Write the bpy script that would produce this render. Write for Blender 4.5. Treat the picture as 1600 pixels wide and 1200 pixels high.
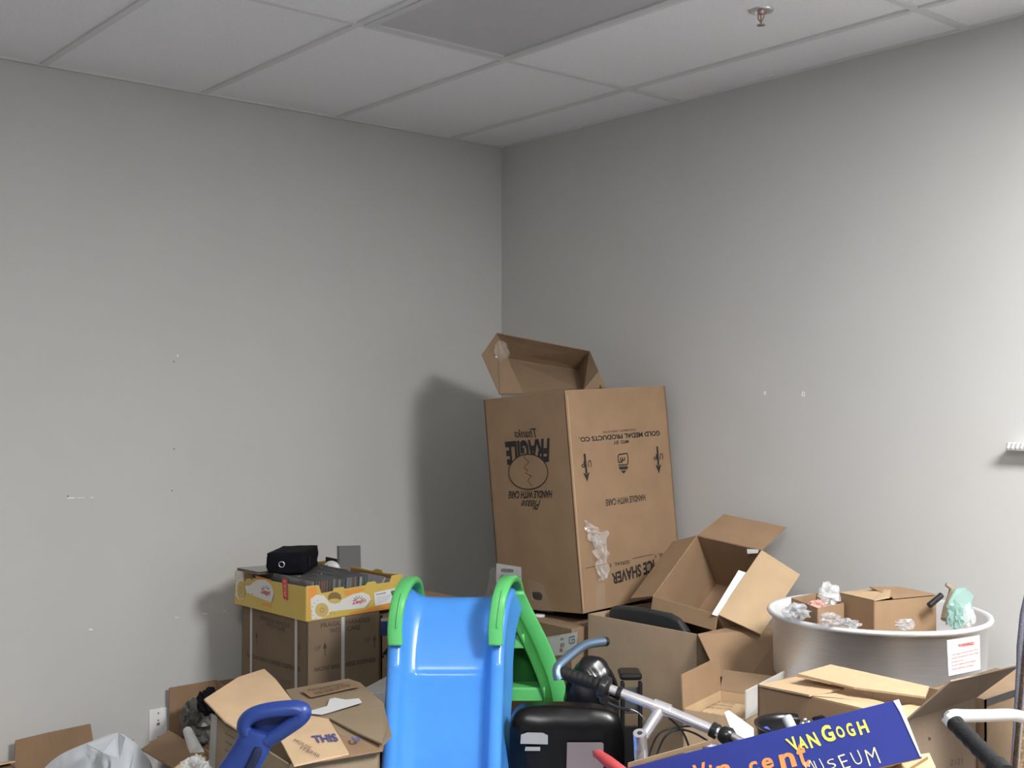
import bpy, bmesh, math, random
from mathutils import Vector, Matrix, noise
random.seed(7)
for o in list(bpy.data.objects): bpy.data.objects.remove(o, do_unlink=True)
V = Vector
SC = bpy.context.scene
COL = SC.collection
# ------------------------------------------------------------------ camera
F = 1826.0; YAW = .8708; PIT = .0105; ROL = .0008
CP = V((4.258, -3.521, 1.567))
CD = V((-math.sin(YAW)*math.cos(PIT), math.cos(YAW)*math.cos(PIT), math.sin(PIT)))
_r = V((math.cos(YAW), math.sin(YAW), 0)); _u = _r.cross(CD)
CR = _r*math.cos(ROL)+_u*math.sin(ROL); CU = -_r*math.sin(ROL)+_u*math.cos(ROL)
cam = bpy.data.cameras.new('camera'); co = bpy.data.objects.new('camera', cam); COL.objects.link(co)
cam.sensor_width = 36; cam.lens = 36*F/1600; cam.clip_start = .05
M = Matrix((CR, CU, -CD)).transposed().to_4x4(); M.translation = CP; co.matrix_world = M
SC.camera = co
# ------------------------------------------------------------------ world, colour
w = bpy.data.worlds.new('world'); SC.world = w; w.use_nodes = True
w.node_tree.nodes['Background'].inputs[0].default_value = (.9, .95, 1, 1)
w.node_tree.nodes['Background'].inputs[1].default_value = .05
SC.view_settings.view_transform = 'Standard'; SC.view_settings.look = 'None'
SC.view_settings.gamma = 1; SC.view_settings.use_curve_mapping = False
SC.view_settings.exposure = 1.0
LAMP_STRENGTH = 46.0
ROOM_X = 7.6; ROOM_Y = -6.6; CEIL = 2.743

def ray(x, y): return CD+CR*((x-800)/F)+CU*((600-y)/F)
def at(x, y, D): return CP+ray(x, y)*D
def onz(x, y, z): q = ray(x, y); return CP+q*((z-CP.z)/q.z)
def dz(x, D, z):
    """point in pixel column x at forward distance D and height z"""
    q0 = CD+CR*((x-800)/F); t = ((z-CP.z)/D-q0.z)/CU.z
    return CP+(q0+CU*t)*D
def onp(x, y, P, n): q = ray(x, y); return CP+q*((P-CP).dot(n)/q.dot(n))

# ------------------------------------------------------------------ materials
def mat(name, col, rough=.6, metal=0, noise_amt=0, scale=20, bump=0, bscale=60, spec=.5, alpha=1, trans=0, stretch=None, emis=None, coat=0, wear=None):
    m = bpy.data.materials.new(name); m.use_nodes = True; nt = m.node_tree; N = nt.nodes; L = nt.links
    b = N['Principled BSDF']
    b.inputs['Base Color'].default_value = (*col, 1); b.inputs['Roughness'].default_value = rough
    b.inputs['Metallic'].default_value = metal; b.inputs['Specular IOR Level'].default_value = spec
    b.inputs['Alpha'].default_value = alpha; b.inputs['Transmission Weight'].default_value = trans
    b.inputs['Coat Weight'].default_value = coat
    if emis: b.inputs['Emission Color'].default_value = (*emis[0], 1); b.inputs['Emission Strength'].default_value = emis[1]
    if noise_amt or bump:
        tc = N.new('ShaderNodeTexCoord'); mp = N.new('ShaderNodeMapping'); L.new(tc.outputs['Object'], mp.inputs[0])
        if stretch: mp.inputs['Scale'].default_value = stretch
    if noise_amt:
        n = N.new('ShaderNodeTexNoise'); n.inputs['Scale'].default_value = scale; n.inputs['Detail'].default_value = 5
        L.new(mp.outputs[0], n.inputs['Vector'])
        r = N.new('ShaderNodeValToRGB'); L.new(n.outputs[0], r.inputs[0])
        r.color_ramp.elements[0].position = .3; r.color_ramp.elements[1].position = .7
        r.color_ramp.elements[0].color = (*[c*(1-noise_amt) for c in col], 1)
        r.color_ramp.elements[1].color = (*[min(1, c*(1+noise_amt)) for c in col], 1)
        L.new(r.outputs[0], b.inputs['Base Color'])
    if bump:
        n2 = N.new('ShaderNodeTexNoise'); n2.inputs['Scale'].default_value = bscale; n2.inputs['Detail'].default_value = 3
        L.new(mp.outputs[0], n2.inputs['Vector'])
        bp = N.new('ShaderNodeBump'); bp.inputs['Strength'].default_value = bump; bp.inputs['Distance'].default_value = .002
        L.new(n2.outputs[0], bp.inputs['Height']); L.new(bp.outputs[0], b.inputs['Normal'])
    return m
def board(name, col, flute=.25):
    """corrugated cardboard: faint vertical fluting, fibres and scuffs"""
    m = mat(name, col, .82, noise_amt=.07, scale=9, spec=.25)
    nt = m.node_tree; N = nt.nodes; L = nt.links; b = N['Principled BSDF']
    tc = N.new('ShaderNodeTexCoord'); sx = N.new('ShaderNodeSeparateXYZ'); L.new(tc.outputs['Object'], sx.inputs[0])
    ad = N.new('ShaderNodeMath'); ad.operation = 'ADD'; L.new(sx.outputs[0], ad.inputs[0]); L.new(sx.outputs[1], ad.inputs[1])
    mu = N.new('ShaderNodeMath'); mu.operation = 'MULTIPLY'; mu.inputs[1].default_value = 900; L.new(ad.outputs[0], mu.inputs[0])
    sn = N.new('ShaderNodeMath'); sn.operation = 'SINE'; L.new(mu.outputs[0], sn.inputs[0])
    n = N.new('ShaderNodeTexNoise'); n.inputs['Scale'].default_value = 25; L.new(tc.outputs['Object'], n.inputs['Vector'])
    m2 = N.new('ShaderNodeMath'); m2.operation = 'MULTIPLY_ADD'; m2.inputs[1].default_value = .12
    L.new(sn.outputs[0], m2.inputs[0]); L.new(n.outputs[0], m2.inputs[2])
    bp = N.new('ShaderNodeBump'); bp.inputs['Strength'].default_value = flute; bp.inputs['Distance'].default_value = .003
    L.new(m2.outputs[0], bp.inputs['Height']); L.new(bp.outputs[0], b.inputs['Normal'])
    return m
CARD = board('cardboard', (.325, .21, .125)); CARD_L = board('cardboard_light', (.68, .48, .30))
CARD_M = board('cardboard_fresh', (.49, .35, .215)); CARD_W = board('cardboard_washed', (.44, .315, .215)); CARD_SHADE = board('cardboard_shaded', (.235, .175, .125))  # last tone has the shade on the big right-hand box painted in
CARD_G = board('cardboard_greyed', (.31, .235, .155)); CARD_D = board('cardboard_dull', (.27, .185, .115))
WHITE = mat('white_paper', (.72, .72, .72), .6, noise_amt=.03); INK = mat('black_ink', (.02, .017, .016), .7)
INKB = mat('faded_ink', (.085, .06, .045), .8); INKBLUE = mat('blue_ink', (.09, .1, .3), .7); INKR = mat('red_ink', (.6, .06, .06), .7)
INKG = mat('grey_ink', (.25, .25, .27), .7); INKP = mat('pencil_ink', (.14, .1, .07), .8)
WALL = mat('wall_paint', (.58, .573, .56), .75, noise_amt=.015, scale=3, bump=.12, bscale=220, spec=.3)
CHIP = mat('bare_plaster', (.85, .85, .83), .8); DENT = mat('wall_dent', (.22, .2, .19), .8)
BLUE = mat('blue_plastic', (.085, .335, .92), .24, spec=.5, bump=.05, bscale=8, noise_amt=.02)
GREEN = mat('green_plastic', (.13, .60, .18), .42, bump=.15, bscale=350); GREEN_D = mat('green_plastic_dark', (.04, .24, .055), .5, bump=.15, bscale=350)
NAVY = mat('navy_plastic', (.018, .045, .22), .33, bump=.2, bscale=300)
BLK = mat('black_vinyl', (.004, .004, .005), .27, spec=.35, bump=.2, bscale=25); BLKP = mat('black_plastic', (.012, .012, .013), .28)
BLKM = mat('black_rubber', (.010, .010, .011), .6, spec=.3, bump=.6, bscale=180); BLKC = mat('black_cloth', (.006, .006, .01), .92, spec=.15, bump=.4, bscale=250)
ALU = mat('spun_aluminium', (.93, .935, .95), .38, metal=.66, noise_amt=.05, scale=14, stretch=(1, 1, 22), bump=.12, bscale=40)
ALU.node_tree.nodes['Principled BSDF'].inputs['Anisotropic'].default_value = .7
CHROME = mat('polished_alloy', (.83, .83, .85), .22, metal=1); ALLOY = mat('silver_paint', (.86, .84, .88), .26, metal=.8, coat=.4)
BARBLUE = mat('blue_grey_anodised', (.19, .28, .40), .36, metal=.8); STEEL = mat('grey_steel', (.35, .34, .36), .4, metal=.8)
CLEAR = mat('clear_film', (.92, .93, .94), .12, alpha=.28, spec=.9); TAPE = mat('clear_tape', (.8, .74, .68), .12, alpha=.10, spec=.9)
HAZEY = mat('cloudy_bag', (.55, .56, .58), .18, alpha=.35, spec=.9); TEAL = mat('teal_film', (.32, .52, .47), .2, alpha=.55, spec=.7)
BAGW = mat('white_bag', (.70, .73, .78), .35, alpha=.93, bump=.3, bscale=30); BAGD = mat('grey_bag', (.10, .095, .085), .35, bump=.3, bscale=20, alpha=.95)
YEL = mat('yellow_print', (.60, .43, .10), .55, noise_amt=.04, scale=12); ORG = mat('orange_print', (.72, .30, .06), .6); YELC = mat('fruit_print', (.55, .40, .13), .6)
BRN = mat('brown_print', (.24, .14, .05), .7); STRAP = mat('white_strap', (.55, .54, .53), .5)
VGB = mat('ultramarine_print', (.026, .040, .25), .38, noise_amt=.05, scale=30); VGY = mat('yellow_lettering', (.9, .82, .12), .5)
VGC = mat('cream_lettering', (.80, .74, .50), .5); VGO = mat('orange_lettering', (.85, .32, .10), .5)
REDM = mat('red_grip', (.42, .055, .06), .5); LILAC = mat('frosted_label', (.23, .19, .205), .55); LABG = mat('grey_label', (.38, .38, .40), .5)
SKYB = mat('navy_label', (.03, .05, .18), .5)

# ------------------------------------------------------------------ mesh helpers
class MB:
    def __init__(s): s.v = []; s.f = []; s.m = []; s.sm = []; s.marks = []; s.word = False
    def add(s, vs, fs, mi=0, smooth=False):
        k = len(s.v); s.v += [V(v) for v in vs]
        for f in fs: s.f.append([i+k for i in f]); s.m.append(mi); s.sm.append(smooth)
    def quad(s, p, mi=0): s.add(p, [range(len(p))], mi)
    def slab(s, pts, t=.004, n=None, mi=0):
        """panel of thickness t centred on polygon pts"""
        pts = [V(p) for p in pts]
        if n is None:
            n = V((0, 0, 0)); c = sum(pts, V((0, 0, 0)))/len(pts)
            for i in range(len(pts)): n += (pts[i]-c).cross(pts[(i+1) % len(pts)]-c)
            n.normalize()
        k = len(pts); vs = [p+n*t/2 for p in pts]+[p-n*t/2 for p in pts]
        fs = [list(range(k)), list(range(2*k-1, k-1, -1))]+[[i, k+i, k+(i+1) % k, (i+1) % k] for i in range(k)]
        s.add(vs, fs, mi)
    def box(s, c, x, y, z, mi=0):
        """c centre; x,y,z half-extent vectors"""
        c, x, y, z = V(c), V(x), V(y), V(z)
        vs = [c+x*a+y*b+z*d for a in(-1, 1) for b in(-1, 1) for d in(-1, 1)]
        s.add(vs, [(0, 1, 3, 2), (4, 6, 7, 5), (0, 4, 5, 1), (2, 3, 7, 6), (0, 2, 6, 4), (1, 5, 7, 3)], mi)
    def abox(s, a, b, mi=0):
        a, b = V(a), V(b); c = (a+b)/2; h = (b-a)/2
        s.box(c, (h.x, 0, 0), (0, h.y, 0), (0, 0, h.z), mi)
    def tube(s, pts, rad, seg=16, mi=0, cap=True, flat=1.0, up=None):
        pts = [V(p) for p in pts]; n = len(pts)
        if not hasattr(rad, '__len__'): rad = [rad]*n
        rings = []; ref = V(up) if up else None
        for i, p in enumerate(pts):
            t = (pts[min(i+1, n-1)]-pts[max(i-1, 0)]).normalized()
            if ref is None: ref = V((0, 0, 1)) if abs(t.z) < .9 else V((1, 0, 0))
            a = t.cross(ref).normalized(); b = a.cross(t).normalized(); ref = b
            rings.append([p+(a*math.cos(q)*rad[i]+b*math.sin(q)*rad[i]*flat) for q in [2*math.pi*j/seg for j in range(seg)]])
        vs = [v for r in rings for v in r]; fs = []
        for i in range(n-1):
            for j in range(seg): fs.append((i*seg+j, i*seg+(j+1) % seg, (i+1)*seg+(j+1) % seg, (i+1)*seg+j))
        s.add(vs, fs, mi, True)
        if cap: s.add(rings[0], [range(seg)], mi); s.add(rings[-1][::-1], [range(seg)], mi)
    def lathe(s, prof, c, ax=(0, 0, 1), seg=48, mi=0):
        c = V(c); ax = V(ax).normalized(); a = ax.orthogonal().normalized(); b = ax.cross(a); vs = []
        for r, h in prof:
            for j in range(seg): q = 2*math.pi*j/seg; vs.append(c+ax*h+a*(r*math.cos(q))+b*(r*math.sin(q)))
        fs = [(i*seg+j, i*seg+(j+1) % seg, (i+1)*seg+(j+1) % seg, (i+1)*seg+j) for i in range(len(prof)-1) for j in range(seg)]
        s.add(vs, fs, mi, True)
    def build(s, name, m, parent=None, origin=None, bev=0, sub=0, solid=0):
        me = bpy.data.meshes.new(name)
        o = bpy.data.objects.new(name, me); COL.objects.link(o)
        if origin is None: org = V((0, 0, 0)) if parent else None
        else: org = V(origin)
        if org is None:
            lo = [min(v[i] for v in s.v) for i in range(3)]; hi = [max(v[i] for v in s.v) for i in range(3)]
            org = V(((lo[0]+hi[0])/2, (lo[1]+hi[1])/2, lo[2]))
        if parent:
            pl = parent; off = V(parent.location)
            if parent.parent: off = off+V(parent.parent.location)
            o.parent = parent; lorg = V((0, 0, 0)); base = off
        else: o.location = org; base = org
        me.from_pydata([v-base for v in s.v], [], [list(f) for f in s.f])
        ms = m if isinstance(m, (list, tuple)) else [m]
        for q in ms: me.materials.append(q)
        me.polygons.foreach_set('material_index', s.m); me.polygons.foreach_set('use_smooth', s.sm)
        me.update()
        bm = bmesh.new(); bm.from_mesh(me); bmesh.ops.recalc_face_normals(bm, faces=bm.faces); bm.to_mesh(me); bm.free()
        if solid: q = o.modifiers.new('solid', 'SOLIDIFY'); q.thickness = solid; q.offset = 0
        if bev: q = o.modifiers.new('bevel', 'BEVEL'); q.width = bev; q.segments = 3; q.limit_method = 'ANGLE'
        if sub: q = o.modifiers.new('sub', 'SUBSURF'); q.levels = sub; q.render_levels = sub
        return o
def tag(o, label=None, cat=None, group=None, kind=None):
    for k, v in(('label', label), ('category', cat), ('group', group), ('kind', kind)):
        if v: o[k] = v
    return o
def thing(name, loc, label, cat, group=None):
    o = bpy.data.objects.new(name, None); COL.objects.link(o); o.location = V(loc); o.empty_display_size = .05
    return tag(o, label, cat, group)
def part(name, p, m, mb, **k):
    if len(mb.marks) > 1:                      # every line of lettering is a part of its own
        mk = ([(0, 0)] if mb.marks[0] != (0, 0) else [])+mb.marks+[(len(mb.v), len(mb.f))]; o = None
        for (v0, f0), (v1, f1) in zip(mk, mk[1:]):
            if f1 > f0:
                q = MB(); q.v = mb.v[v0:v1]; q.f = [[i-v0 for i in f] for f in mb.f[f0:f1]]; q.m = mb.m[f0:f1]; q.sm = mb.sm[f0:f1]; o = q.build(name, m, p, **k)
        return o
    return mb.build(name, m, p, **k)

def rot3(y, p, q): return Matrix.Rotation(p, 3, 'X') @ Matrix.Rotation(q, 3, 'Y') @ Matrix.Rotation(y, 3, 'Z')
class Box:
    """box frame: bottom centre, yaw, tilts, sizes; corners f (front) l r b, each with b(ottom) and t(op)"""
    def __init__(s, x, y, z, yaw, p, q, w, d, h):
        s.c = V((x, y, z)); s.R = rot3(yaw, p, q); s.w, s.d, s.h = w, d, h
        s.ex, s.ey, s.ez = [s.R @ V(a) for a in((1, 0, 0), (0, 1, 0), (0, 0, 1))]
    def P(s, u, v, t): return s.c+s.ex*(u*s.w/2)+s.ey*(v*s.d/2)+s.ez*(t*s.h)
    def k(s, c, t): sx = {'f': (1, -1), 'l': (-1, -1), 'r': (1, 1), 'b': (-1, 1)}[c]; return s.P(sx[0], sx[1], t)
    def shell(s, mb, t=.004, top=True, skip=(), mi=0):
        i = t/2
        fr, le, ri, ba = [s.c+s.ex*(a*(s.w/2-i))+s.ey*(b*(s.d/2-i)) for a, b in((1, -1), (-1, -1), (1, 1), (-1, 1))]
        up = s.ez*s.h
        def wall(a, b):
            e = (b-a).normalized()*i
            mb.slab([a-e, b+e, b+e+up, a-e+up], t, mi=mi)
        if 'L' not in skip: wall(le, fr)      # face towards -y
        if 'R' not in skip: wall(fr, ri)      # face towards +x
        if 'B' not in skip: wall(ri, ba)
        if 'W' not in skip: wall(ba, le)
        z = s.ez*i
        mb.slab([fr+z, ri+z, ba+z, le+z], t, mi=mi)
        if top: mb.slab([fr+up-z, ri+up-z, ba+up-z, le+up-z], t, mi=mi)
    def planeL(s): return s.k('f', 0), -s.ey
    def planeR(s): return s.k('f', 0), s.ex

_fc = {}
def glyphs(txt, bold, shear):
    key = (txt, bold, shear)
    if key in _fc: return _fc[key]
    c = bpy.data.curves.new('t', 'FONT'); c.body = txt; c.size = 1; c.offset = bold; c.shear = shear; c.resolution_u = 3
    c.fill_mode = 'FRONT'
    o = bpy.data.objects.new('t', c); COL.objects.link(o)
    dg = bpy.context.evaluated_depsgraph_get(); me = bpy.data.meshes.new_from_object(o.evaluated_get(dg))
    vs = [v.co.copy() for v in me.vertices]; fs = [list(p.vertices) for p in me.polygons]
    bpy.data.objects.remove(o); bpy.data.curves.remove(c); bpy.data.meshes.remove(me)
    x0, x1 = min(v.x for v in vs), max(v.x for v in vs); y0, y1 = min(v.y for v in vs), max(v.y for v in vs)
    vs = [((v.x-x0)/(x1-x0), (v.y-y0)/(y1-y0)) for v in vs]
    _fc[key] = (vs, fs); return _fc[key]
def quadmap(q, u, v): return (q[0]*(1-u)+q[1]*u)*(1-v)+(q[3]*(1-u)+q[2]*u)*v
def text(mb, txt, q, n, bold=.0, shear=0, mi=0, off=.0008):
    """q: BL BR TR TL corners of the lettering in space, n: outward normal"""
    q = [V(p) for p in q]; vs, fs = glyphs(txt, bold, shear)
    if not mb.word: mb.marks.append((len(mb.v), len(mb.f)))
    mb.add([quadmap(q, a, b)+n*off for a, b in vs], fs, mi)
def pq(pl, pts): return [onp(x, y, pl[0], pl[1]) for x, y in pts]
def poly(mb, pts, n, off=.0008, mi=0): mb.quad([V(p)+n*off for p in pts], mi)
def line(mb, a, b, wd, n, off=.0008, mi=0):
    d = (b-a).normalized(); s = d.cross(n).normalized()*wd/2
    mb.quad([a-s+n*off, b-s+n*off, b+s+n*off, a+s+n*off], mi)

def bez(P, n_=18):
    out = []
    for i in range(n_+1):
        u = i/n_*(len(P)-1); k = min(int(u), len(P)-2); s = u-k; p0, p1, p2, p3 = P[max(k-1, 0)], P[k], P[k+1], P[min(k+2, len(P)-1)]
        out.append(.5*((2*p1)+(-p0+p2)*s+(2*p0-5*p1+4*p2-p3)*s*s+(-p0+3*p1-3*p2+p3)*s*s*s))
    return out
def crumple(c, rx, ry, rz, seed=0, amp=.35, sub=3, fold=3.0, mi=0, mb=None, smooth=False):
    """crumpled bag: a ball pushed in by sharp folds; rx along camera-right, ry along view, rz up"""
    bm = bmesh.new(); bmesh.ops.create_icosphere(bm, subdivisions=sub, radius=1)
    h = V((CD.x, CD.y, 0)).normalized(); vs = []
    for v in bm.verts:
        d = v.co.normalized(); k = 1-amp*abs(noise.noise(d*fold+V((seed*7.3, seed*1.7, 0))))*2.2
        k += amp*.35*noise.noise(d*fold*3.1+V((seed, 0, 9)))
        e = d*max(.15, k); vs.append(V(c)+CR*(e.x*rx)+h*(e.y*ry)+V((0, 0, e.z*rz)))
    fs = [[v.index for v in f.verts] for f in bm.faces]; bm.free()
    mb = mb or MB(); mb.add(vs, fs, mi, smooth); return mb

# ================================================================== ROOM
def wallbox(name, a, b, m): mb = MB(); mb.abox(a, b); return tag(mb.build(name, m), kind='structure')
wl = wallbox('wall_left', (-.12, ROOM_Y-.12, 0), (0, .12, 3.0), WALL)
wr = wallbox('wall_right', (0, 0, 0), (ROOM_X+.12, .12, 3.0), WALL)
wallbox('wall_rear', (ROOM_X, ROOM_Y, 0), (ROOM_X+.12, 0, 3.0), WALL)
wallbox('wall_near', (0, ROOM_Y-.12, 0), (ROOM_X, ROOM_Y, 3.0), WALL)
FLOOR = mat('grey_carpet', (.275, .28, .285), .95, noise_amt=.25, scale=90, bump=.5, bscale=300)
wallbox('floor', (0, ROOM_Y, -.1), (ROOM_X, 0, 0), FLOOR)
TILE = mat('ceiling_tile', (.86, .85, .86), .9, noise_amt=.05, scale=130, bump=.5, bscale=110, spec=.1)
TBAR = mat('ceiling_tbar', (.70, .69, .69), .5)
wallbox('ceiling', (0, ROOM_Y, CEIL+.008), (ROOM_X, 0, CEIL+.1), TILE)
GA, GB, GW, GL = .2959, 1.1194, .6096, 1.2192
mb = MB()
y = -GA
while y > ROOM_Y: mb.abox((0, y-.012, CEIL), (ROOM_X, y+.012, CEIL+.0085)); y -= GW
x = GB-GL
while x < ROOM_X:
    if x > 0: mb.abox((x-.012, ROOM_Y, CEIL-.0004), (x+.012, 0, CEIL+.0085))
    x += GL
tag(mb.build('trim_1', TBAR), kind='structure')
mb = MB(); t = .011
mb.abox((0, ROOM_Y, CEIL-.001), (t, 0, CEIL+.008)); mb.abox((t, -t, CEIL-.001), (ROOM_X, 0, CEIL+.008))
mb.abox((0, ROOM_Y, CEIL-.001), (.002, 0, CEIL-.001+.002)); 
tag(mb.build('trim_2', TBAR), kind='structure')
mb = MB(); mb.abox((0, ROOM_Y, 0), (.012, 0, .1)); mb.abox((.012, -.012, 0), (ROOM_X, 0, .1))
tag(mb.build('baseboard_left', mat('baseboard_vinyl', (.12, .12, .12), .5)), kind='structure')
# chips and scuffs on the paint
def scuff(wallo, pts, m, name='paint_chip'):
    for px, py, wpx, hpx in pts:
        n = V((1, 0, 0)) if wallo is wl else V((0, -1, 0)); q = []
        k = 9
        for j in range(k):
            a = 2*math.pi*j/k; rr = 1+.35*noise.noise(V((px*.1, j*1.3, py)))
            q.append(onp(px+math.cos(a)*wpx/2*rr, py+math.sin(a)*hpx/2*rr, V((0, 0, 0)), n)+n*.0006)
        mb = MB(); mb.quad(q); mb.build(name, m, wallo)
scuff(wl, [(111, 778, 13, 2.4), (126, 777.5, 16, 1.3), (144, 777.3, 6, 1.4), (277.5, 556, 2.5, 5), (142, 983.5, 7, 3), (276, 964.5, 6, 1.6), (321, 959, 11, 1.5), (350, 955, 4, 2)], CHIP)
scuff(wl, [(106, 775.5, 4, 2.2), (271.5, 565, 3, 2.6), (272, 701.5, 3, 2.4), (269, 766.5, 3, 2)], DENT)
scuff(wr, [(1195.5, 614, 4, 7), (1255, 616, 6, 9)], CHIP)
scuff(wr, [(1255.8, 615.5, 1.2, 3)], DENT)

# troffers -----------------------------------------------------------
LENS_OFF = mat('unlit_lens', (.52, .51, .52), .35, noise_amt=.05, scale=200, bump=.3, bscale=260)
FRAMEW = mat('white_enamel', (.62, .62, .62), .4)
def troffer(i, j, lit, label, power=None, group=None):
    x0 = GB+i*GL; y0 = -GA-j*GW
    a, b = (x0+.012, y0-GW+.012), (x0+GL-.012, y0-.012)
    t = thing('ceiling_light', ((a[0]+b[0])/2, (a[1]+b[1])/2, CEIL-.004), label, 'ceiling light', group)
    f = MB(); w_ = .028
    for z0, z1, ww, o_ in((CEIL-.004, CEIL+.006, w_, 0),):
        f.abox((a[0], a[1], z0), (b[0], a[1]+ww, z1)); f.abox((a[0], b[1]-ww, z0), (b[0], b[1], z1))
        f.abox((a[0], a[1]+ww, z0), (a[0]+ww, b[1]-ww, z1)); f.abox((b[0]-ww, a[1]+ww, z0), (b[0], b[1]-ww, z1))
    part('frame', t, FRAMEW, f, bev=.0015)
    l = MB(); l.abox((a[0]+w_, a[1]+w_, CEIL+.003), (b[0]-w_, b[1]-w_, CEIL+.0075))
    on = mat('lit_lens', (.9, .9, .9), .4, emis=((1, 1, .985), power or LAMP_STRENGTH)) if lit else None
    part('diffuser', t, on or LENS_OFF, l)
troffer(0, 1, False, 'unlit ceiling light panel with grey lens near the corner of the room')
troffer(2, 1, True, 'lit ceiling light panel beyond the right edge of the photo, near the right wall')
troffer(2, 5, True, 'lit ceiling light panel above and behind the camera', 22.0)
# sprinkler ----------------------------------------------------------
p = onz(1189, 20, CEIL); p.z = CEIL+.008
t = thing('fire_sprinkler', p, 'chrome pendant fire sprinkler on a ceiling tile', 'sprinkler')
mb = MB(); mb.lathe([(.0, -.001), (.020, -.001), (.022, -.003), (.026, -.006), (.036, -.004), (.039, -.001), (.039, .0)], p, (0, 0, 1)); part('escutcheon', t, CHROME, mb)
mb = MB(); mb.lathe([(.0, -.012), (.011, -.012), (.011, 0)], p, seg=12)
for s in(-1, 1): mb.tube([p+V((s*.010, 0, -.010)), p+V((s*.011, 0, -.024)), p+V((s*.002, 0, -.036))], .0022, 8)
mb.tube([p+V((0, 0, -.012)), p+V((0, 0, -.03))], .0025, 8); mb.tube([p+V((0, 0, -.03)), p+V((0, 0, -.045))], .003, 8)
part('head', t, mat('brass_pink', (.5, .36, .33), .3, metal=.9), mb)
mb = MB(); mb.lathe([(0, -.047), (.013, -.047), (.013, -.0455), (0, -.0455)], p, seg=20); part('deflector', t, STEEL, mb)
# wall plate ---------------------------------------------------------
PL = (V((0, 0, 0)), V((1, 0, 0)))
q = pq(PL, [(233.5, 1157.5), (259, 1154), (259, 1104), (233.5, 1109)])
c = sum(q, V())/4; cy, cz = c.y, c.z
t = thing('wall_plate', (0, cy, cz-.057), 'white cover plate with small ports low on the left wall', 'wall plate')
mb = MB(); mb.abox((0, cy-.035, cz-.058), (.006, cy+.035, cz+.058)); part('plate', t, mat('white_plastic', (.92, .92, .92), .35), mb, bev=.002)
mb = MB()
for zz in(.042, -.048): mb = MB(); mb.lathe([(0, .0072), (.0035, .007), (.0035, .005)], (0, cy, cz+zz), (1, 0, 0), seg=12); part('screw', t, STEEL, mb)
mb = MB(); mb.lathe([(0, .0072), (.0035, .0072), (.0035, .005)], (0, cy, cz+.015), (1, 0, 0), seg=10); mb.abox((.005, cy-.006, cz-.004), (.0072, cy+.006, cz+.006)); part('port', t, INKG, mb)
# hook on right wall --------------------------------------------------
p = onp(1584, 697, V((0, 0, 0)), V((0, -1, 0)))
t = thing('wall_bracket', (p.x+.06, -.03, p.z-.02), 'white ribbed plastic bracket on the right wall at the photo edge', 'bracket')
mb = MB(); mb.abox((p.x, -.05, p.z-.012), (p.x+.12, -.0, p.z+.012)); part('arm', t, WHITE, mb, bev=.004)
mb = MB()
for i in range(8): mb.tube([(p.x+.006+i*.014, -.052, p.z-.004), (p.x+.012+i*.014, -.052, p.z+.013)], .004, 8)
part('rib', t, WHITE, mb)

# ================================================================== CORNER STACK
# low sealed box under the tall one
B5 = Box(.97, -.355, 0, 0, 0, 0, .44, .61, .735)
t = thing('cardboard_box', B5.c, 'sealed brown box with white barcode label under the tall box', 'cardboard box')
mb = MB(); B5.shell(mb); part('body', t, CARD_D, mb, bev=.0015)
pl = B5.planeL(); n = -B5.ey
mb = MB(); poly(mb, pq(pl, [(846, 1026), (900, 1022), (903, 987), (846, 997)]), n)
lab = part('shipping_label', t, WHITE, mb)
mb = MB()
def G_mark(mb, quad, n, mi=0, off=.0012):
    """square-cornered G emblem"""
    def W(a, b): return quadmap(quad, a, b)
    k = .14
    for a, b in(((.1, .95), (.9, .95)), ((.1, .95), (.1, .1)), ((.1, .1), (.9, .1)), ((.9, .1), (.9, .55)), ((.9, .55), (.5, .55)), ((.5, .55), (.5, .32)), ((.9, .95), (.9, .8))):
        line(mb, W(*a), W(*b), (quad[1]-quad[0]).length*k, n, off, mi)
G_mark(mb, pq(pl, [(889, 1007), (899, 1004.5), (899, 993), (889, 996)]), n)
for a in(((876, 1012), (882, 1010.5), (882, 1004), (876, 1005.5)), ((876, 1001), (881, 1000), (881, 996), (876, 997))): text(mb, 'IEI', pq(pl, a), n, .03, off=.0012)
line(mb, *pq(pl, [(878, 1019), (900, 1013)]), .001, n, .0012); line(mb, *pq(pl, [(852, 998), (876, 993)]), .001, n, .0012)
part('printing', lab, INKG, mb)
mb = MB(); text(mb, 'II', pq(pl, [(875, 1019), (879, 1018), (879, 1013), (875, 1014)]), n, .05, off=.0012); part('red_printing', lab, INKR, mb)
t2 = V(onz(843, 963, .737)); mb = MB(); mb.lathe([(0, .009), (.019, .009), (.021, .007), (.021, 0), (0, 0)], (t2.x, t2.y, .7355), seg=32)
tag(mb.build('jar_lid', WHITE), 'round white plastic lid on the sealed box under the tall box', 'lid')

# tall upside-down box
BT = Box(.902, -.281, .7395, .033, .040, -.077, .463, .564, .822)
BT.c = BT.c + V((0, 0, .023)); BT.c = BT.c+(CP-BT.c)*.01; BT.w *= .99; BT.d *= .99; BT.h *= .99
t = thing('cardboard_box', (.90, -.30, .737), 'tall upside-down ice shaver box leaning in the room corner', 'cardboard box')
mb = MB(); BT.shell(mb, .006, skip=('L',))
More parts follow.
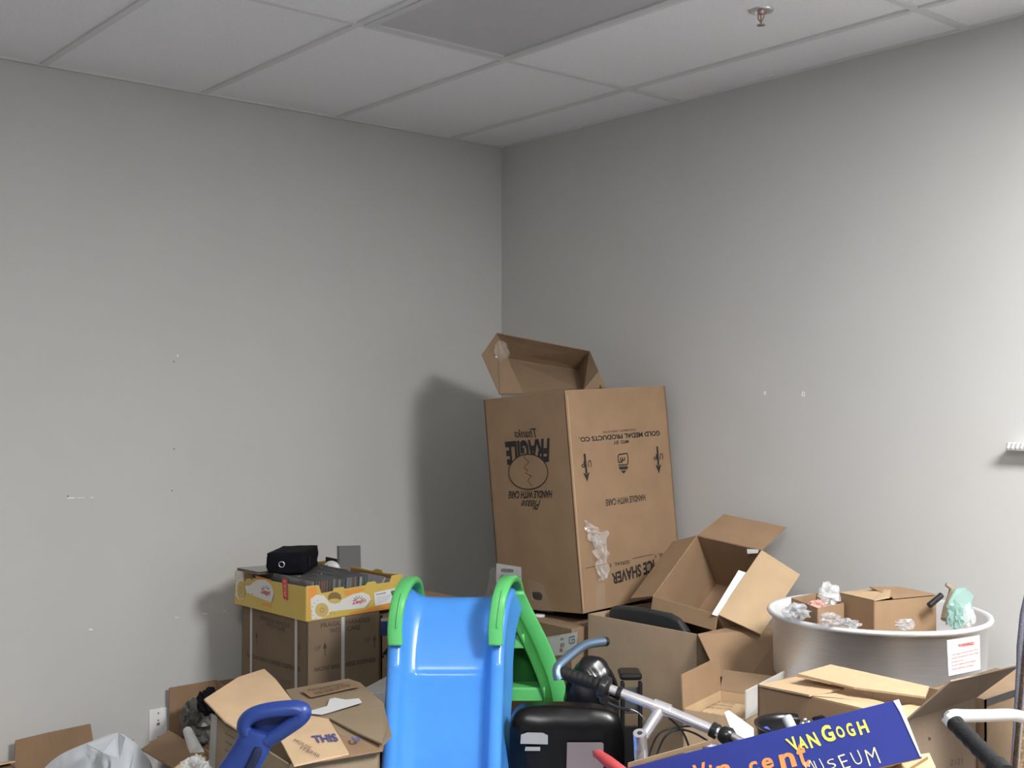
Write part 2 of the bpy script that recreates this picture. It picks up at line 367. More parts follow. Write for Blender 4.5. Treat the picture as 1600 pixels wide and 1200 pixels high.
# face with the hand hole
pl = BT.planeL(); n = -BT.ey
bm = bmesh.new(); i = .003
outer = [BT.k('f', 0)+BT.ey*i, BT.k('l', 0)+BT.ey*i, BT.k('l', 1)+BT.ey*i, BT.k('f', 1)+BT.ey*i]
hc = onp(838.5, 931.5, *pl)+BT.ey*i; hw, hh = .031, .0155; hole = []
for s in(1, -1):
    for j in range(9): a = -math.pi/2+math.pi*j/8; hole.append(hc+BT.ex*(s*(hw-hh+hh*math.cos(a)))+BT.ez*(s*hh*math.sin(a)))
es = []
for lp in(outer, hole):
    vv = [bm.verts.new(p_) for p_ in lp]
    es += [bm.edges.new((vv[k], vv[(k+1) % len(vv)])) for k in range(len(vv))]
bmesh.ops.triangle_fill(bm, edges=es, use_beauty=True, normal=n); bm.verts.index_update()
vs = [v.co.copy() for v in bm.verts]; fs = [[v.index for v in f.verts] for f in bm.faces]; bm.free()
nv = len(vs); mb.add([v+n*i for v in vs]+[v-n*i for v in vs], fs+[[k+nv for k in f][::-1] for f in fs]+[[4+k, 4+(k+1) % 18, nv+4+(k+1) % 18, nv+4+k] for k in range(18)])
part('body', t, CARD, mb)
# left-face lettering (upside down)
mb = MB()
def T(txt, pts, **k): text(mb, txt, pq(pl, pts), n, **k)   # BL BR TR TL in photo pixels
T('FRAGILE', [(859, 684), (789, 690), (793, 727), (858, 722)], bold=.05)
T('Thanks', [(838, 684), (803, 683), (804, 671), (838, 669)], shear=.4, bold=.01)
T('HANDLE WITH CARE', [(863, 766), (795, 767.5), (794.5, 779), (862.5, 778)], bold=.03)
T('Please', [(845, 781), (815, 782), (814, 794), (843, 797)], shear=.4, bold=.01)
cx, cy2, rx, ry = 826, 737, 30.5, 27.5
part('printed_lettering', t, INK, mb)
mb = MB(); el = [(cx+rx*math.cos(a)*(1+.04*math.sin(a)), cy2+ry*math.sin(a)) for a in [2*math.pi*j/40 for j in range(40)]]
poly(mb, pq(pl, el), n, .0014); part('printed_globe', t, CARD, mb)
mb = MB()
for j in range(40):
    a, b = el[j], el[(j+1) % 40]; line(mb, *pq(pl, [a, (b[0]+(b[0]-a[0])*.15, b[1]+(b[1]-a[1])*.15)]), .0042, n, .002)
zz = [(822, 711), (819, 714), (827, 722), (819, 731), (825, 734), (822, 739), (831, 744), (825, 751), (833, 760)]
for a, b in zip(zz, zz[1:]): line(mb, *pq(pl, [a, b]), .0022, n, .002)
part('printed_outline', t, INK, mb)
# right-face lettering
pr = BT.planeR(); n = BT.ex; mb = MB()
def T(txt, pts, **k): text(mb, txt, pq(pr, pts), n, **k)
T('GOLD MEDAL PRODUCTS CO.', [(1030.5, 672.5), (904, 683.5), (905.5, 691), (1031.5, 680.5)], bold=.035)
T('CINCINNATI, OHIO 41743', [(994, 669), (942, 673), (942, 677), (994, 673)])
T('MFD. BY', [(982, 687), (958, 689), (958.5, 694.5), (982, 692.5)], bold=.02)
T('HANDLE WITH CARE', [(1007.5, 772), (946, 780.5), (946.5, 791), (1008.5, 782)], bold=.02)
T('ICE SHAVER', [(1021.5, 873.5), (955, 896), (957, 914), (1022.5, 894)], bold=.035)
T('SERIAL', [(983.5, 875), (959, 879.5), (959.5, 885), (984, 880.5)], bold=.01)
T('#', [(955, 880), (952, 880.5), (952.5, 887), (955.5, 886.5)]); T('MODEL', [(1052, 862), (1028, 865), (1029, 871), (1053, 868)], bold=.01)
T('#', [(1025, 866), (1022.5, 866.5), (1023, 873), (1025.5, 872.5)])
for a, b in(((914, 888), (950, 880.5)), ((988, 873), (1020, 866))): mb.marks.append((len(mb.v), len(mb.f))); line(mb, *pq(pr, [a, b]), .0022, n)
for ax, ay, bx, by in((913, 709, 917.5, 753), (1026.5, 697.5, 1029.5, 740)):
    a, b = pq(pr, [(ax, ay), (bx, by)]); d = (b-a).normalized(); s = d.cross(n).normalized(); L_ = (b-a).length
    mb.marks.append((len(mb.v), len(mb.f))); line(mb, a, a+d*(L_*.7), .0105, n, .001); poly(mb, [a+d*L_*.66-s*.0165, a+d*L_, a+d*L_*.66+s*.0165, a+d*L_*.73], n, .001)
T('U', [(923.5, 718.5), (918, 719.5), (919, 730), (924, 729.5)], bold=.02); T('P', [(913, 720), (907.5, 721), (908.5, 731), (914, 730.5)], bold=.02)
T('U', [(1035.5, 708), (1030.5, 708.8), (1031, 718), (1036, 717.5)], bold=.02); T('P', [(1026, 709.5), (1020.8, 710), (1021.3, 719), (1026.5, 718)], bold=.02)
def W(a, b): return quadmap(pq(pr, [(981, 708), (965, 710), (967, 740), (981.5, 738)]), a, b)
mb.marks.append((len(mb.v), len(mb.f)))
for a, b in(((0, .2), (.1, 0)), ((.1, 0), (.9, .02)), ((.9, .02), (1, .12)), ((1, .12), (.97, .42)), ((.97, .42), (.55, .42)), ((0, .2), (0, .5)), ((0, .5), (.12, .6)), ((.12, .6), (1, .56)),
             ((.35, .18), (.35, .34)), ((.55, .18), (.55, .34)), ((.75, .18), (.75, .34)), ((.35, .34), (.75, .34))): line(mb, W(*a), W(*b), .005, n)
poly(mb, [W(0, .68), W(1, .64), W(.9, .8), W(.1, .84)], n); poly(mb, [W(.2, .88), W(.8, .86), W(.5, 1.05)], n)
part('printed_lettering', t, INK, mb)
for a, b, wd in(((889, 612), (914, 958), .0016),):
    mb = MB(); line(mb, *pq(pr, [(886.5, 618), (912, 952)]), .0018, n); part('crease', t, CARD_L, mb)
# label with film, tape
n = -BT.ey; mb = MB(); poly(mb, pq(pl, [(776, 921), (816.5, 925), (815, 886), (776, 880)]), n, .002); lab = part('shipping_label', t, WHITE, mb)
mb = MB()
text(mb, 'MIIIIIIIM', pq(pl, [(784, 893.5), (803, 894.5), (803, 889), (784, 888)]), n, .05, off=.0028)
for yy in(898, 903): line(mb, *pq(pl, [(778, yy), (815, yy+3)]), .001, n, .0028)
line(mb, *pq(pl, [(808, 889), (808, 924)]), .001, n, .0028)
text(mb, 'A..K', pq(pl, [(780, 902), (812, 905), (812, 901), (780, 898)]), n, .02, off=.0028)
G_mark(mb, pq(pl, [(808.5, 923), (814.5, 923.5), (814, 912), (808.5, 912)]), n, off=.0028)
part('printing', lab, INKG, mb)
def film(name, tp, m, plane, outline, n, amp=.006, res=10, seed=1, off=.004):
    """wrinkled strip of film over a face; outline = 4 photo corners"""
    q = pq(plane, outline); mb = MB(); vs = []; fs = []
    for a in range(res+1):
        for b in range(res+1):
            u, v = a/res, b/res; jit = noise.noise(V((u*5+seed, v*7, seed)))
            p = quadmap(q, min(1, max(0, u+.12*noise.noise(V((v*6, seed, 3))))), v); vs.append(p+n*(off+amp*(jit+.5)))
    for a in range(res):
        for b in range(res): k = a*(res+1)+b; fs.append((k, k+1, k+res+2, k+res+1))
    mb.add(vs, fs, 0, False); return part(name, tp, m, mb)
film('packing_tape', t, TAPE, pl, [(828, 952), (866, 957), (850, 912), (826, 905)], n, .002, seed=3)
film('packing_tape', t, TAPE, pl, [(757, 948), (784, 950), (782, 900), (772, 880)], n, .012, seed=5)
n = BT.ex
film('crumpled_tape', t, CLEAR, pr, [(931, 908), (944, 902), (944, 828), (918, 838)], n, .028, 12, seed=2)
film('crumpled_tape', t, CLEAR, pr, [(915, 845), (936, 848), (932, 826), (908, 812)], n, .02, 8, seed=4)
film('packing_tape', t, TAPE, pr, [(930, 952), (946, 948), (944, 900), (930, 905)], n, .001, seed=6, off=.001)

# open carton lid on top of the tall box
def X(x, y, D): return at(x, y, D)
t = thing('cardboard_tray', BT.P(0, 0, 1)+V((0, 0, .006)), 'shallow open brown carton propped on top of the tall box', 'cardboard tray')
b1, b2, b3, b4 = X(795, 560, 4.86), X(904, 578, 4.92), X(912, 609, 4.70), X(819, 616, 4.62)
r1, r2, r3, r4 = X(776.4, 520.3, 4.74), X(921.5, 548.5, 4.80), X(941, 607, 4.58), X(780, 616, 4.52)
mb = MB(); mb.slab([b1, b2, b3, b4]); mb.slab([b1, r1, r2, b2]); mb.slab([b1, r1, r4, b4]); mb.slab([b2, r2, r3, b3]); part('body', t, CARD_D, mb)
mb = MB(); mb.slab([r1, X(752.5, 554.7, 4.66), r4]); part('flap', t, CARD_D, mb)
mb = MB(); mb.slab([r2, X(935.5, 581, 4.62), X(947.5, 605.5, 4.60), X(913, 609, 4.6), b3+V((0, 0, .002))]); part('flap', t, CARD_D, mb)
mb = crumple(X(783, 548, 4.64), .03, .01, .045, 3, mb=None); crumple(X(792, 552, 4.62), .012, .012, .018, 8, mb=mb)
part('packing_tape', t, TAPE, mb)

# ------------------------------------------------------------------ big open box with black seat, and box inside
B4 = Box(1.456, -.42, 0, .049, 0, 0, .494, .343, .786)
t = thing('cardboard_box', B4.c, 'open greyish box holding a black rounded object, beside the tall box', 'cardboard box')
mb = MB(); B4.shell(mb, .005, top=False, skip=('B',)); mb.slab([B4.k('r', 0)-B4.ey*.003, B4.k('b', 0)-B4.ey*.003, B4.k('b', .68)-B4.ey*.003, B4.k('r', .68)-B4.ey*.003], .005); part('body', t, CARD_W, mb, bev=.001)
f_, r_ = B4.k('f', 1), B4.k('r', 1)
mb = MB(); mb.slab([f_, r_, X(1222, 985, 3.98), X(1226, 1056, 3.82), X(1166, 1068, 3.66), X(1121, 1056, 3.62)]); part('flap', t, CARD, mb)
# black seat in it
mb = MB(); c0 = V((1.43, -.50, .60)); pts = []
ex = B4.ex; ez = V((0, 0, 1))
prof = [(-.19, .0), (-.19, .19), (-.17, .212), (-.1, .219), (0, .222), (.09, .219), (.135, .205), (.165, .17), (.185, .12), (.2, 0)]
mb.slab([c0+ex*a+ez*b for a, b in prof], .035, n=-B4.ey)
o = tag(mb.build('chair_seat', mat('charcoal_plastic', (.035, .036, .038), .35), bev=.012), 'black rounded plastic seat shell standing inside the open greyish box', 'seat')
# box 3
def fpt(*a): return [V(p) for p in a]
q0, q1, q2, q3 = fpt((1.437, -.497, .865), (1.429, -.254, 1.059), (1.696, -.223, 1.03), (1.703, -.466, .836))
nn = V((.154, -.613, .775)); dd = nn*.25
t = thing('cardboard_box', (1.56, -.24, .70), 'small tilted box with all flaps open, resting on the greyish box', 'cardboard box')
mb = MB(); mb.slab([q0, q1, q1-dd, q0-dd], .004); mb.slab([q1, q2, q2-dd, q1-dd], .004); mb.slab([q2, q3, q3-dd, q2-dd], .004); mb.slab([q3, q0, q0-dd, q3-dd], .004)
mb.slab([q0-dd, q1-dd, q2-dd, q3-dd], .004); part('body', t, CARD, mb)
for pts, m in(([q0, q1, V((1.295, -.238, 1.022)), V((1.302, -.469, .837))], CARD), ([q1, q2, V((1.681, -.063, 1.097)), V((1.421, -.093, 1.125))], CARD),
              ([q3, q2, V((1.822, -.177, .955)), V((1.829, -.398, .78))], CARD_M), ([q0, q3, V((1.698, -.473, .782)), V((1.433, -.504, .812))], CARD)):
    mb = MB(); mb.slab(pts, .004); part('flap', t, m, mb)
mb = MB(); e = (q2-q3); mb.slab([X(1112, 960, 3.915), X(1121, 963, 3.91), X(1166, 895, 4.025), X(1154, 891, 4.03)], .002)
tag(mb.build('paper_sheet', WHITE), 'folded white sheet poking out of the tilted box', 'paper')
mb = MB(); mb.slab([q2+nn*.004+V((-.006, -.008, 0)), q2-nn*.012+V((-.006, -.02, 0)), q2-nn*.02+V((-.045, -.03, .0)), q2-nn*.004+V((-.05, -.02, .004))], .002)
tag(mb.build('paper_tag', WHITE), 'small white paper tag on the back corner of the tilted box', 'paper')

# ------------------------------------------------------------------ small open box behind the handlebar
B12 = Box(2.083, -.857, 0, .27, 0, 0, .191, .254, .68)
t = thing('cardboard_box', B12.c, 'small open brown box with a white-faced flap, behind the handlebar', 'cardboard box')
mb = MB(); B12.shell(mb, .004, top=False); part('body', t, CARD_M, mb)
l_, b_, f_, r_ = [B12.k(c, 1) for c in 'lbfr']
mb = MB(); mb.slab([l_, b_, b_+V((-.006, 0, .10)), l_+V((-.006, 0, .095))], .004); part('flap', t, CARD, mb)
mb = MB(); mb.slab([b_, r_, r_+V((-.01, .04, .055)), b_+V((-.01, .03, .055))], .004); part('flap', t, CARD_D, mb)
mb = MB(); mb.slab([f_, r_, r_+V((.012, 0, .085)), f_+V((.0, 0, .078))], .004); part('flap', t, mat('white_liner', (.55, .53, .50), .5, noise_amt=.1, scale=8), mb)
mb = MB(); c_ = [p+V((0, 0, -.03)) for p in(l_, f_, r_, b_)]; cc = sum(c_, V())/4; c_ = [cc+(p-cc)*.9 for p in c_]; mb.slab(c_, .003); fl = part('inner_flap', t, CARD_M, mb)
mb = MB(); pl12 = (cc+V((0, 0, .0016)), V((0, 0, 1)))
text(mb, 'FRAGILE', pq(pl12, [(1086, 1114), (1134, 1122), (1135, 1118), (1088, 1110)]), V((0, 0, 1)), .02)
for k in range(3): text(mb, 'PACKED WITH CARE', pq(pl12, [(1100+6*k, 1106-5*k), (1142+3*k, 1110-4*k), (1143+3*k, 1107.5-4*k), (1101+6*k, 1103.5-5*k)]), V((0, 0, 1)))
part('printed_lettering', fl, INKP, mb)

# ------------------------------------------------------------------ candy-floss pan and its contents
PC = V((2.281, -.424, 0)); PZ = .926; PR = .3115
mb = MB(); t = thing('cardboard_box', (2.40, -.42, 0), 'plain brown box under the big aluminium pan, mostly hidden', 'cardboard box')
HB = Box(2.40, -.42, 0, 0, 0, 0, .34, .5, .70); HB.shell(mb); part('body', t, CARD_D, mb)
t = thing('metal_pan', (PC.x, PC.y, PZ-.215), 'large round spun-aluminium pan full of small boxes and bags', 'pan')
mb = MB(); r = PR
prof = [(0, .004), (r-.03, .004), (r-.02, .01), (r-.012, .03), (r-.008, .20), (r-.006, .208), (r-.002, .213), (r+.004, .2165), (r+.010, .214), (r+.0125, .208), (r+.010, .202), (r+.004, .200), (r-.003, .198), (r-.008, .028), (r-.018, .008), (r-.03, .0), (0, 0)]
mb.lathe([(a, h) for a, h in prof], (PC.x, PC.y, PZ-.215), seg=128); part('bowl', t, ALU, mb)
def pan_pt(x, y):
    """point on the pan's outer side seen at pixel x,y"""
    q = ray(x, y); o_ = CP-PC; a = q.x**2+q.y**2; b = 2*(q.x*o_.x+q.y*o_.y); c = o_.x**2+o_.y**2-(PR-.0045)**2
    s = (-b-math.sqrt(max(0, b*b-4*a*c)))/(2*a); return CP+q*s
def pan_patch(c4, off, res=8):
    out = []
    for a in range(res+1):
        for b in range(res+1):
            u, v = a/res, b/res
            x = (c4[0][0]*(1-u)+c4[1][0]*u)*(1-v)+(c4[3][0]*(1-u)+c4[2][0]*u)*v; y = (c4[0][1]*(1-u)+c4[1][1]*u)*(1-v)+(c4[3][1]*(1-u)+c4[2][1]*u)*v
            p = pan_pt(x, y); nr = V((p.x-PC.x, p.y-PC.y, 0)).normalized(); out.append(p+nr*off)
    return out, [(a*(res+1)+b, a*(res+1)+b+1, (a+1)*(res+1)+b+1, (a+1)*(res+1)+b) for a in range(res) for b in range(res)]
LQ = [(1481.5, 1056.5), (1531, 1046), (1530, 991), (1479, 1000)]
mb = MB(); mb.add(*pan_patch(LQ, .0015)); lab = part('warning_label', t, WHITE, mb)
def pan_text(mb, s_, c4, bold):
    vs, fs = glyphs(s_, bold, 0); o_ = []
    for u, v in vs:
        x = (c4[0][0]*(1-u)+c4[1][0]*u)*(1-v)+(c4[3][0]*(1-u)+c4[2][0]*u)*v; y = (c4[0][1]*(1-u)+c4[1][1]*u)*(1-v)+(c4[3][1]*(1-u)+c4[2][1]*u)*v
        p = pan_pt(x, y); o_.append(p+V((p.x-PC.x, p.y-PC.y, 0)).normalized()*.0025)
    mb.add(o_, fs)
mb = MB(); pan_text(mb, 'WARNING!', [(1496, 1011.5), (1520.5, 1007.5), (1520.5, 1002), (1495.5, 1006)], .03)
for y0, x1, y1, s_ in((1024.5, 1527, 1015, 'KEEP HANDS AND CLOTHING AWAY'), (1030, 1528, 1020.5, 'FROM THE SPINNING HEAD WHEN'), (1035.5, 1505, 1032, 'IN MOTION.'), (1041, 1523, 1033, 'DO NOT OPERATE UNATTENDED'), (1047, 1520, 1040, 'UNPLUG BEFORE CLEANING')):
    pan_text(mb, s_, [(1486.5, y0), (x1, y1), (x1, y1-2), (1486.5, y0-2)], .01)
part('printing', lab, INKR, mb)
# boxes inside
zb = PZ-.209
def carton(name, corners, zt, label, m, flap=None, top=True):
    """upright carton from three upper corners (l, f, r) resting in the pan"""
    l, f, r2 = corners; b = l+r2-f
    for p in(l, f, r2, b): p.z = zt
    t = thing(name, V(((l.x+r2.x)/2, (l.y+r2.y)/2, zb)), label, 'cardboard box')
    mb = MB(); dn = V((0, 0, zb-zt))
    for a, c in((l, f), (f, r2), (r2, b), (b, l)): mb.slab([a, c, c+dn, a+dn], .003)
    mb.slab([l+dn+V((0, 0, .0015)), f+dn+V((0, 0, .0015)), r2+dn+V((0, 0, .0015)), b+dn+V((0, 0, .0015))], .003)
    part('body', t, m, mb)
    return t, (l, f, r2, b)
tb, (l, f, r2, b) = carton('cardboard_box', (onz(1311, 927.5, .975), onz(1366, 940, .975), onz(1462, 931, .975)), .975, 'brown carton with raised lid flap in the middle of the pan', CARD)
mb = MB(); mb.slab([l+V((0, 0, .003)), f+V((0, 0, .003)), f.lerp(r2, .25)+V((0, 0, .008)), X(1392, 922, 3.5), X(1360, 921, 3.6)], .003); part('flap', tb, CARD_M, mb)
mb = MB(); mb.slab([f.lerp(r2, .3)+V((0, 0, .004)), r2+V((0, 0, .004)), b+V((0, 0, .004)), b.lerp(l, .5)+V((0, 0, .012))], .003); part('flap', tb, CARD, mb)
tb, (l, f, r2, b) = carton('cardboard_box', (onz(1237, 934, .955), onz(1278, 950, .955), onz(1318, 942, .955)), .955, 'small open carton with pink tissue at the left side of the pan', CARD)
mb = crumple((l+r2)/2+V((0, 0, -.02)), .035, .035, .025, 4); tag(mb.build('tissue_wad', mat('pink_tissue', (.62, .33, .28), .8)), 'crumpled pink tissue inside the small carton in the pan', 'tissue')
mb = crumple(V((X(1296, 932, 3.5))), .040, .03, .048, 2, sub=3, amp=.65, fold=2.1); tag(mb.build('cellophane_wrap', CLEAR), 'crumpled clear cellophane sticking up from the small carton in the pan', 'wrapper')
for i, (x_, y_, D_, a_, b_, lb) in enumerate(((1246, 954, 3.33, .045, .028, 'leftmost clear zip bag in the pan, with grey metal parts'), (1297, 966, 3.26, .034, .022, 'clear crumpled bag at the pan rim below the small carton'), (1327, 972, 3.25, .036, .016, 'flat crumpled clear bag at the front pan rim below the middle carton'), (1414, 974, 3.23, .034, .018, 'rightmost small clear bag at the front pan rim'))):
    c_ = X(x_, y_, D_); c_.z -= .004
    mb = crumple(c_, a_, .03, b_, i+11, sub=3, amp=.55, fold=1.8); tag(mb.build('plastic_bag', HAZEY), lb, 'plastic bag')
mb = crumple(X(1243, 957, 3.36), .02, .012, .012, 31); tag(mb.build('metal_bracket', STEEL), 'grey metal part inside the leftmost clear bag in the pan', 'metal part')
# teal film, tan wrapper and marker
t = thing('plastic_film', X(1500, 975, 3.55), 'translucent teal plastic film standing at the right side of the pan', 'plastic film')
mb = MB(); P_ = [(1478, 976, 3.38), (1482, 940, 3.42), (1492, 920, 3.46), (1506, 918, 3.48), (1521, 932, 3.48), (1517, 943, 3.47), (1524, 972, 3.42)]
mb.slab([X(*p) for p in P_], .012); part('sheet', t, TEAL, mb, bev=.004)
mb = crumple(X(1493, 962, 3.37), .030, .02, .052, 21, sub=3, amp=.6, fold=1.8); part('fold', t, TEAL, mb)
mb = crumple(X(1514, 964, 3.38), .020, .02, .042, 24, sub=3, amp=.6, fold=1.8); part('fold', t, CLEAR, mb)
mb = MB(); mb.tube([X(1476, 968, 3.45), X(1481, 950, 3.47), X(1488, 930, 3.48), X(1487, 918, 3.48), X(1478, 913, 3.48)], [.012, .014, .013, .009, .006], 10)
tag(mb.build('paper_wrapper', mat('tan_wrapper', (.33, .27, .19), .45, bump=.6, bscale=60)), 'twisted tan paper wrapper sticking up at the right of the pan', 'wrapper')
mb = MB(); mb.tube([X(1452, 946, 3.4), X(1471, 930, 3.42)], .009, 14); tag(mb.build('marker_pen', BLKP), 'black marker lying against the tan wrapper in the pan', 'pen')

# ------------------------------------------------------------------ right-hand big box with flaps
B11 = Box(2.564, -.925, 0, .006, 0, 0, .423, .321, .821)
t = thing('cardboard_box', B11.c, 'large box with loose light flaps in front of the aluminium pan', 'cardboard box')
mb = MB(); B11.shell(mb, .005, top=False, skip=('R',)); part('body', t, CARD, mb)
mb = MB(); B11.shell(mb, .005, top=False, skip=('L', 'B', 'W')); mb.v = mb.v[:8]; mb.f = mb.f[:6]; mb.m = mb.m[:6]; mb.sm = mb.sm[:6]; part('side_panel', t, CARD_SHADE, mb)  # shaded face of the box: its shade is put into the colour
l_, b_, f_, r_ = [B11.k(c, 1) for c in 'lbfr']; Z = .825
mb = MB(); mb.slab([onz(1186, 1071, Z), onz(1244, 1059, Z+.004), onz(1319, 1076, Z+.012), onz(1264, 1087, Z+.004)], .005); part('flap', t, CARD_M, mb)
mb = MB(); mb.slab([l_+V((0, 0, .002)), onz(1264, 1088, Z), onz(1322, 1083, Z+.004), onz(1382, 1099, Z), f_+V((-.09, 0, .002))], .005); part('flap', t, CARD_M, mb)
mb = MB(); mb.slab([onz(1246, 1054, .858), onz(1298, 1039.5, .865), onz(1452, 1074, .858), onz(1446, 1090, .85), onz(1334, 1075, .853)], .005); part('flap', t, CARD_M, mb)
mb = MB(); mb.slab([f_, r_, X(1592, 1040, 2.83), X(1530, 1054, 2.73), X(1485, 1064, 2.64)], .004); part('flap', t, CARD_SHADE, mb)  # shade painted into this flap's colour too
mb = MB(); mb.slab([onz(1392, 1106, Z), f_+V((-.004, .004, 0)), f_+V((-.004, .12, 0)), onz(1428, 1101, Z)], .004); part('flap', t, CARD_M, mb)
mb = MB(); pl = B11.planeR(); n = B11.ex
text(mb, '2121', pq(pl, [(1484, 1196), (1504, 1193), (1504, 1184), (1484, 1187)]), n, .0, .1)
a, b = pq(pl, [(1450, 1153), (1454, 1155)]); line(mb, a, b, .006, n); part('pen_marks', t, INKB, mb)
# brown box with black edge to its right
B15 = Box(2.71, -.565, 0, 0, 0, 0, .155, .35, .812)
t = thing('cardboard_box', B15.c, 'brown box edged with black tape beside the right wall panel', 'cardboard box')
mb = MB(); B15.shell(mb); part('body', t, CARD_D, mb)
mb = MB(); mb.box(B15.k('f', 1).lerp(B15.k('r', 1), .5)+V((.0015, 0, -.005)), (0, .175, 0), (.001, 0, 0), (0, 0, .008)); part('edge_tape', t, BLKP, mb)

# ------------------------------------------------------------------ patterned board at the right edge
t = thing('tall_board', (3.05, -.93, 0), 'tall round-topped board with patterned edge and brown textured face, right photo edge', 'board')
base = X(1583, 1200, 2.6); up = V((0, 0, 1)); rt = V((CR.x, CR.y, 0)).normalized(); bk = V((-rt.y, rt.x, 0))
o0 = V((base.x, base.y, 0))
out = [(0, 0), (.0, .74), (.010, .86), (.019, .975), (.021, 1.01), (.030, 1.084), (.05, 1.17), (.08, 1.24), (.12, 1.29), (.17, 1.31), (.25, 1.29), (.31, 1.2), (.34, 1.0), (.34, 0)]  # unseen upper part made tall so that it shades the big box
mb = MB(); mb.slab([o0+rt*a+up*b for a, b in out], .03, n=-bk); part('panel', t, mat('brown_weave', (.20, .13, .07), .9, noise_amt=.6, scale=160, bump=1, bscale=160), mb)
mb = MB(); pts = [o0+rt*(a-.004)+up*b for a, b in out[1:9]]; mb.tube(pts, [.002, .004, .0065, .008, .009, .009, .009, .009], 12)
pm = mat('patterned_edging', (.12, .12, .16), .5); nt = pm.node_tree; vo = nt.nodes.new('ShaderNodeTexVoronoi'); vo.inputs['Scale'].default_value = 120; vo.feature = 'DISTANCE_TO_EDGE'
rp = nt.nodes.new('ShaderNodeValToRGB'); rp.color_ramp.elements[0].position = .06; rp.color_ramp.elements[0].color = (.26, .26, .32, 1); rp.color_ramp.elements[1].position = .12; rp.color_ramp.elements[1].color = (.05, .05, .08, 1)
nt.links.new(vo.outputs[0], rp.inputs[0]); nt.links.new(rp.outputs[0], nt.nodes['Principled BSDF'].inputs['Base Color'])
part('edging', t, pm, mb)
mb = MB(); mb.tube([o0+rt*(a+.003)+up*b-bk*.017 for a, b in out[:7]], .0028, 8); part('silver_strip', t, CHROME, mb)

# ================================================================== LEFT SIDE
# nacho dispenser box and what stands under the yellow tray
BN = Box(.456, -1.299, .285, 0, 0, 0, .484, .299, .5)
BU = Box(.456, -1.299, 0, 0, 0, 0, .46, .29, .283)
t = thing('cardboard_box', BU.c, 'plain brown box under the strapped cheese dispenser box, mostly hidden', 'cardboard box'); mb = MB(); BU.shell(mb); part('body', t, CARD_D, mb)
t = thing('cardboard_box', BN.c, 'brown cheese dispenser box with white straps under the yellow tray', 'cardboard box')
mb = MB(); BN.shell(mb); part('body', t, board('cardboard_brown', (.205, .145, .095)), mb, bev=.0015)
pl = BN.planeL(); n = -BN.ey; mb = MB()
def T(txt, pts, **k): text(mb, txt, pq(pl, pts), n, **k)
T('FRAGILE HANDLE', [(407, 968), (453, 981.5), (453, 975), (407, 961)], bold=.01); T('WITH CARE', [(416, 978.5), (446, 988), (446, 981), (416, 972)], bold=.01)
T('NACHO BAG CHEESE DISPENSER', [(386, 1026), (470, 1051), (470, 1043), (386, 1020)], bold=.03); T('FOODS', [(440, 1066), (455, 1070), (455, 1064), (440, 1060)])
def arrow(mb, pl, n, x, y0, y1, wd=.0035):
    a, b = pq(pl, [(x, y0), (x, y1)]); line(mb, a, b, wd, n); mb.marks.append((len(mb.v)-4, len(mb.f)-1)); d = (b-a).normalized(); s = d.cross(n).normalized(); poly(mb, [b+d*.006, b-d*.016-s*.008, b-d*.016+s*.008], n)
arrow(mb, pl, n, 401, 1008, 989); arrow(mb, pl, n, 468, 1026, 1007)
pl2 = BN.planeR(); n2 = BN.ex
text(mb, 'FRAGILE HANDLE', pq(pl2, [(501, 981), (578, 971), (578, 964), (501, 974)]), n2, .02); text(mb, 'WITH CARE', pq(pl2, [(515, 989.5), (563, 983.5), (563, 976), (515, 982)]), n2, .02)
text(mb, 'NACHO BAG CHEESE DISPENSER', pq(pl2, [(490.5, 1050), (588, 1034), (588, 1026.5), (490.5, 1043)]), n2, .04)
text(mb, 'UP', pq(pl2, [(492, 1017), (501, 1015.5), (501, 1008), (492, 1009.5)]), n2, 0); text(mb, 'UP', pq(pl2, [(569, 1004.5), (578, 1003), (578, 995.5), (569, 997)]), n2, 0)
arrow(mb, pl2, n2, 507.5, 1025, 1006); arrow(mb, pl2, n2, 585, 1012, 994)
part('printed_lettering', t, INKB, mb)
for pl_, n_, ax, x0, x1 in((pl, n, BN.ex, 393, 389.5), (pl, n, BN.ex, 463, 463), (pl2, n2, BN.ey, 535.5, 535.5)):
    p_ = onp(x0, 1000, *pl_); mb = MB(); mb.box(V((p_.x, p_.y, .535))+n_*.0015, ax*(.0075 if ax is BN.ex else .0065), n_*.0008, V((0, 0, .25))); part('strap', t, STRAP, mb)
# second box beside it, with dark label
B7 = Box(.50, -.90, 0, 0, 0, 0, .36, .46, .765)
t = thing('cardboard_box', B7.c, 'brown box with dark blue label and black arrow behind the blue slide', 'cardboard box')
mb = MB(); B7.shell(mb); part('body', t, CARD, mb)
pl = B7.planeR(); n = B7.ex
mb = MB(); poly(mb, pq(pl, [(595, 994), (640, 990), (640, 968), (595, 971)]), n); part('label', t, SKYB, mb)
mb = MB(); poly(mb, pq(pl, [(595, 971), (640, 968), (640, 963), (595, 966)]), n); part('label_band', t, LABG, mb)
mb = MB(); poly(mb, pq(pl, [(604, 1043), (612, 1042), (612, 1022), (618, 1022), (608, 1008), (595, 1024), (604, 1023)]), n); poly(mb, pq(pl, [(595, 1028), (600, 1028), (600, 1024), (595, 1024)]), n, .001); part('printed_arrow', t, INK, mb)

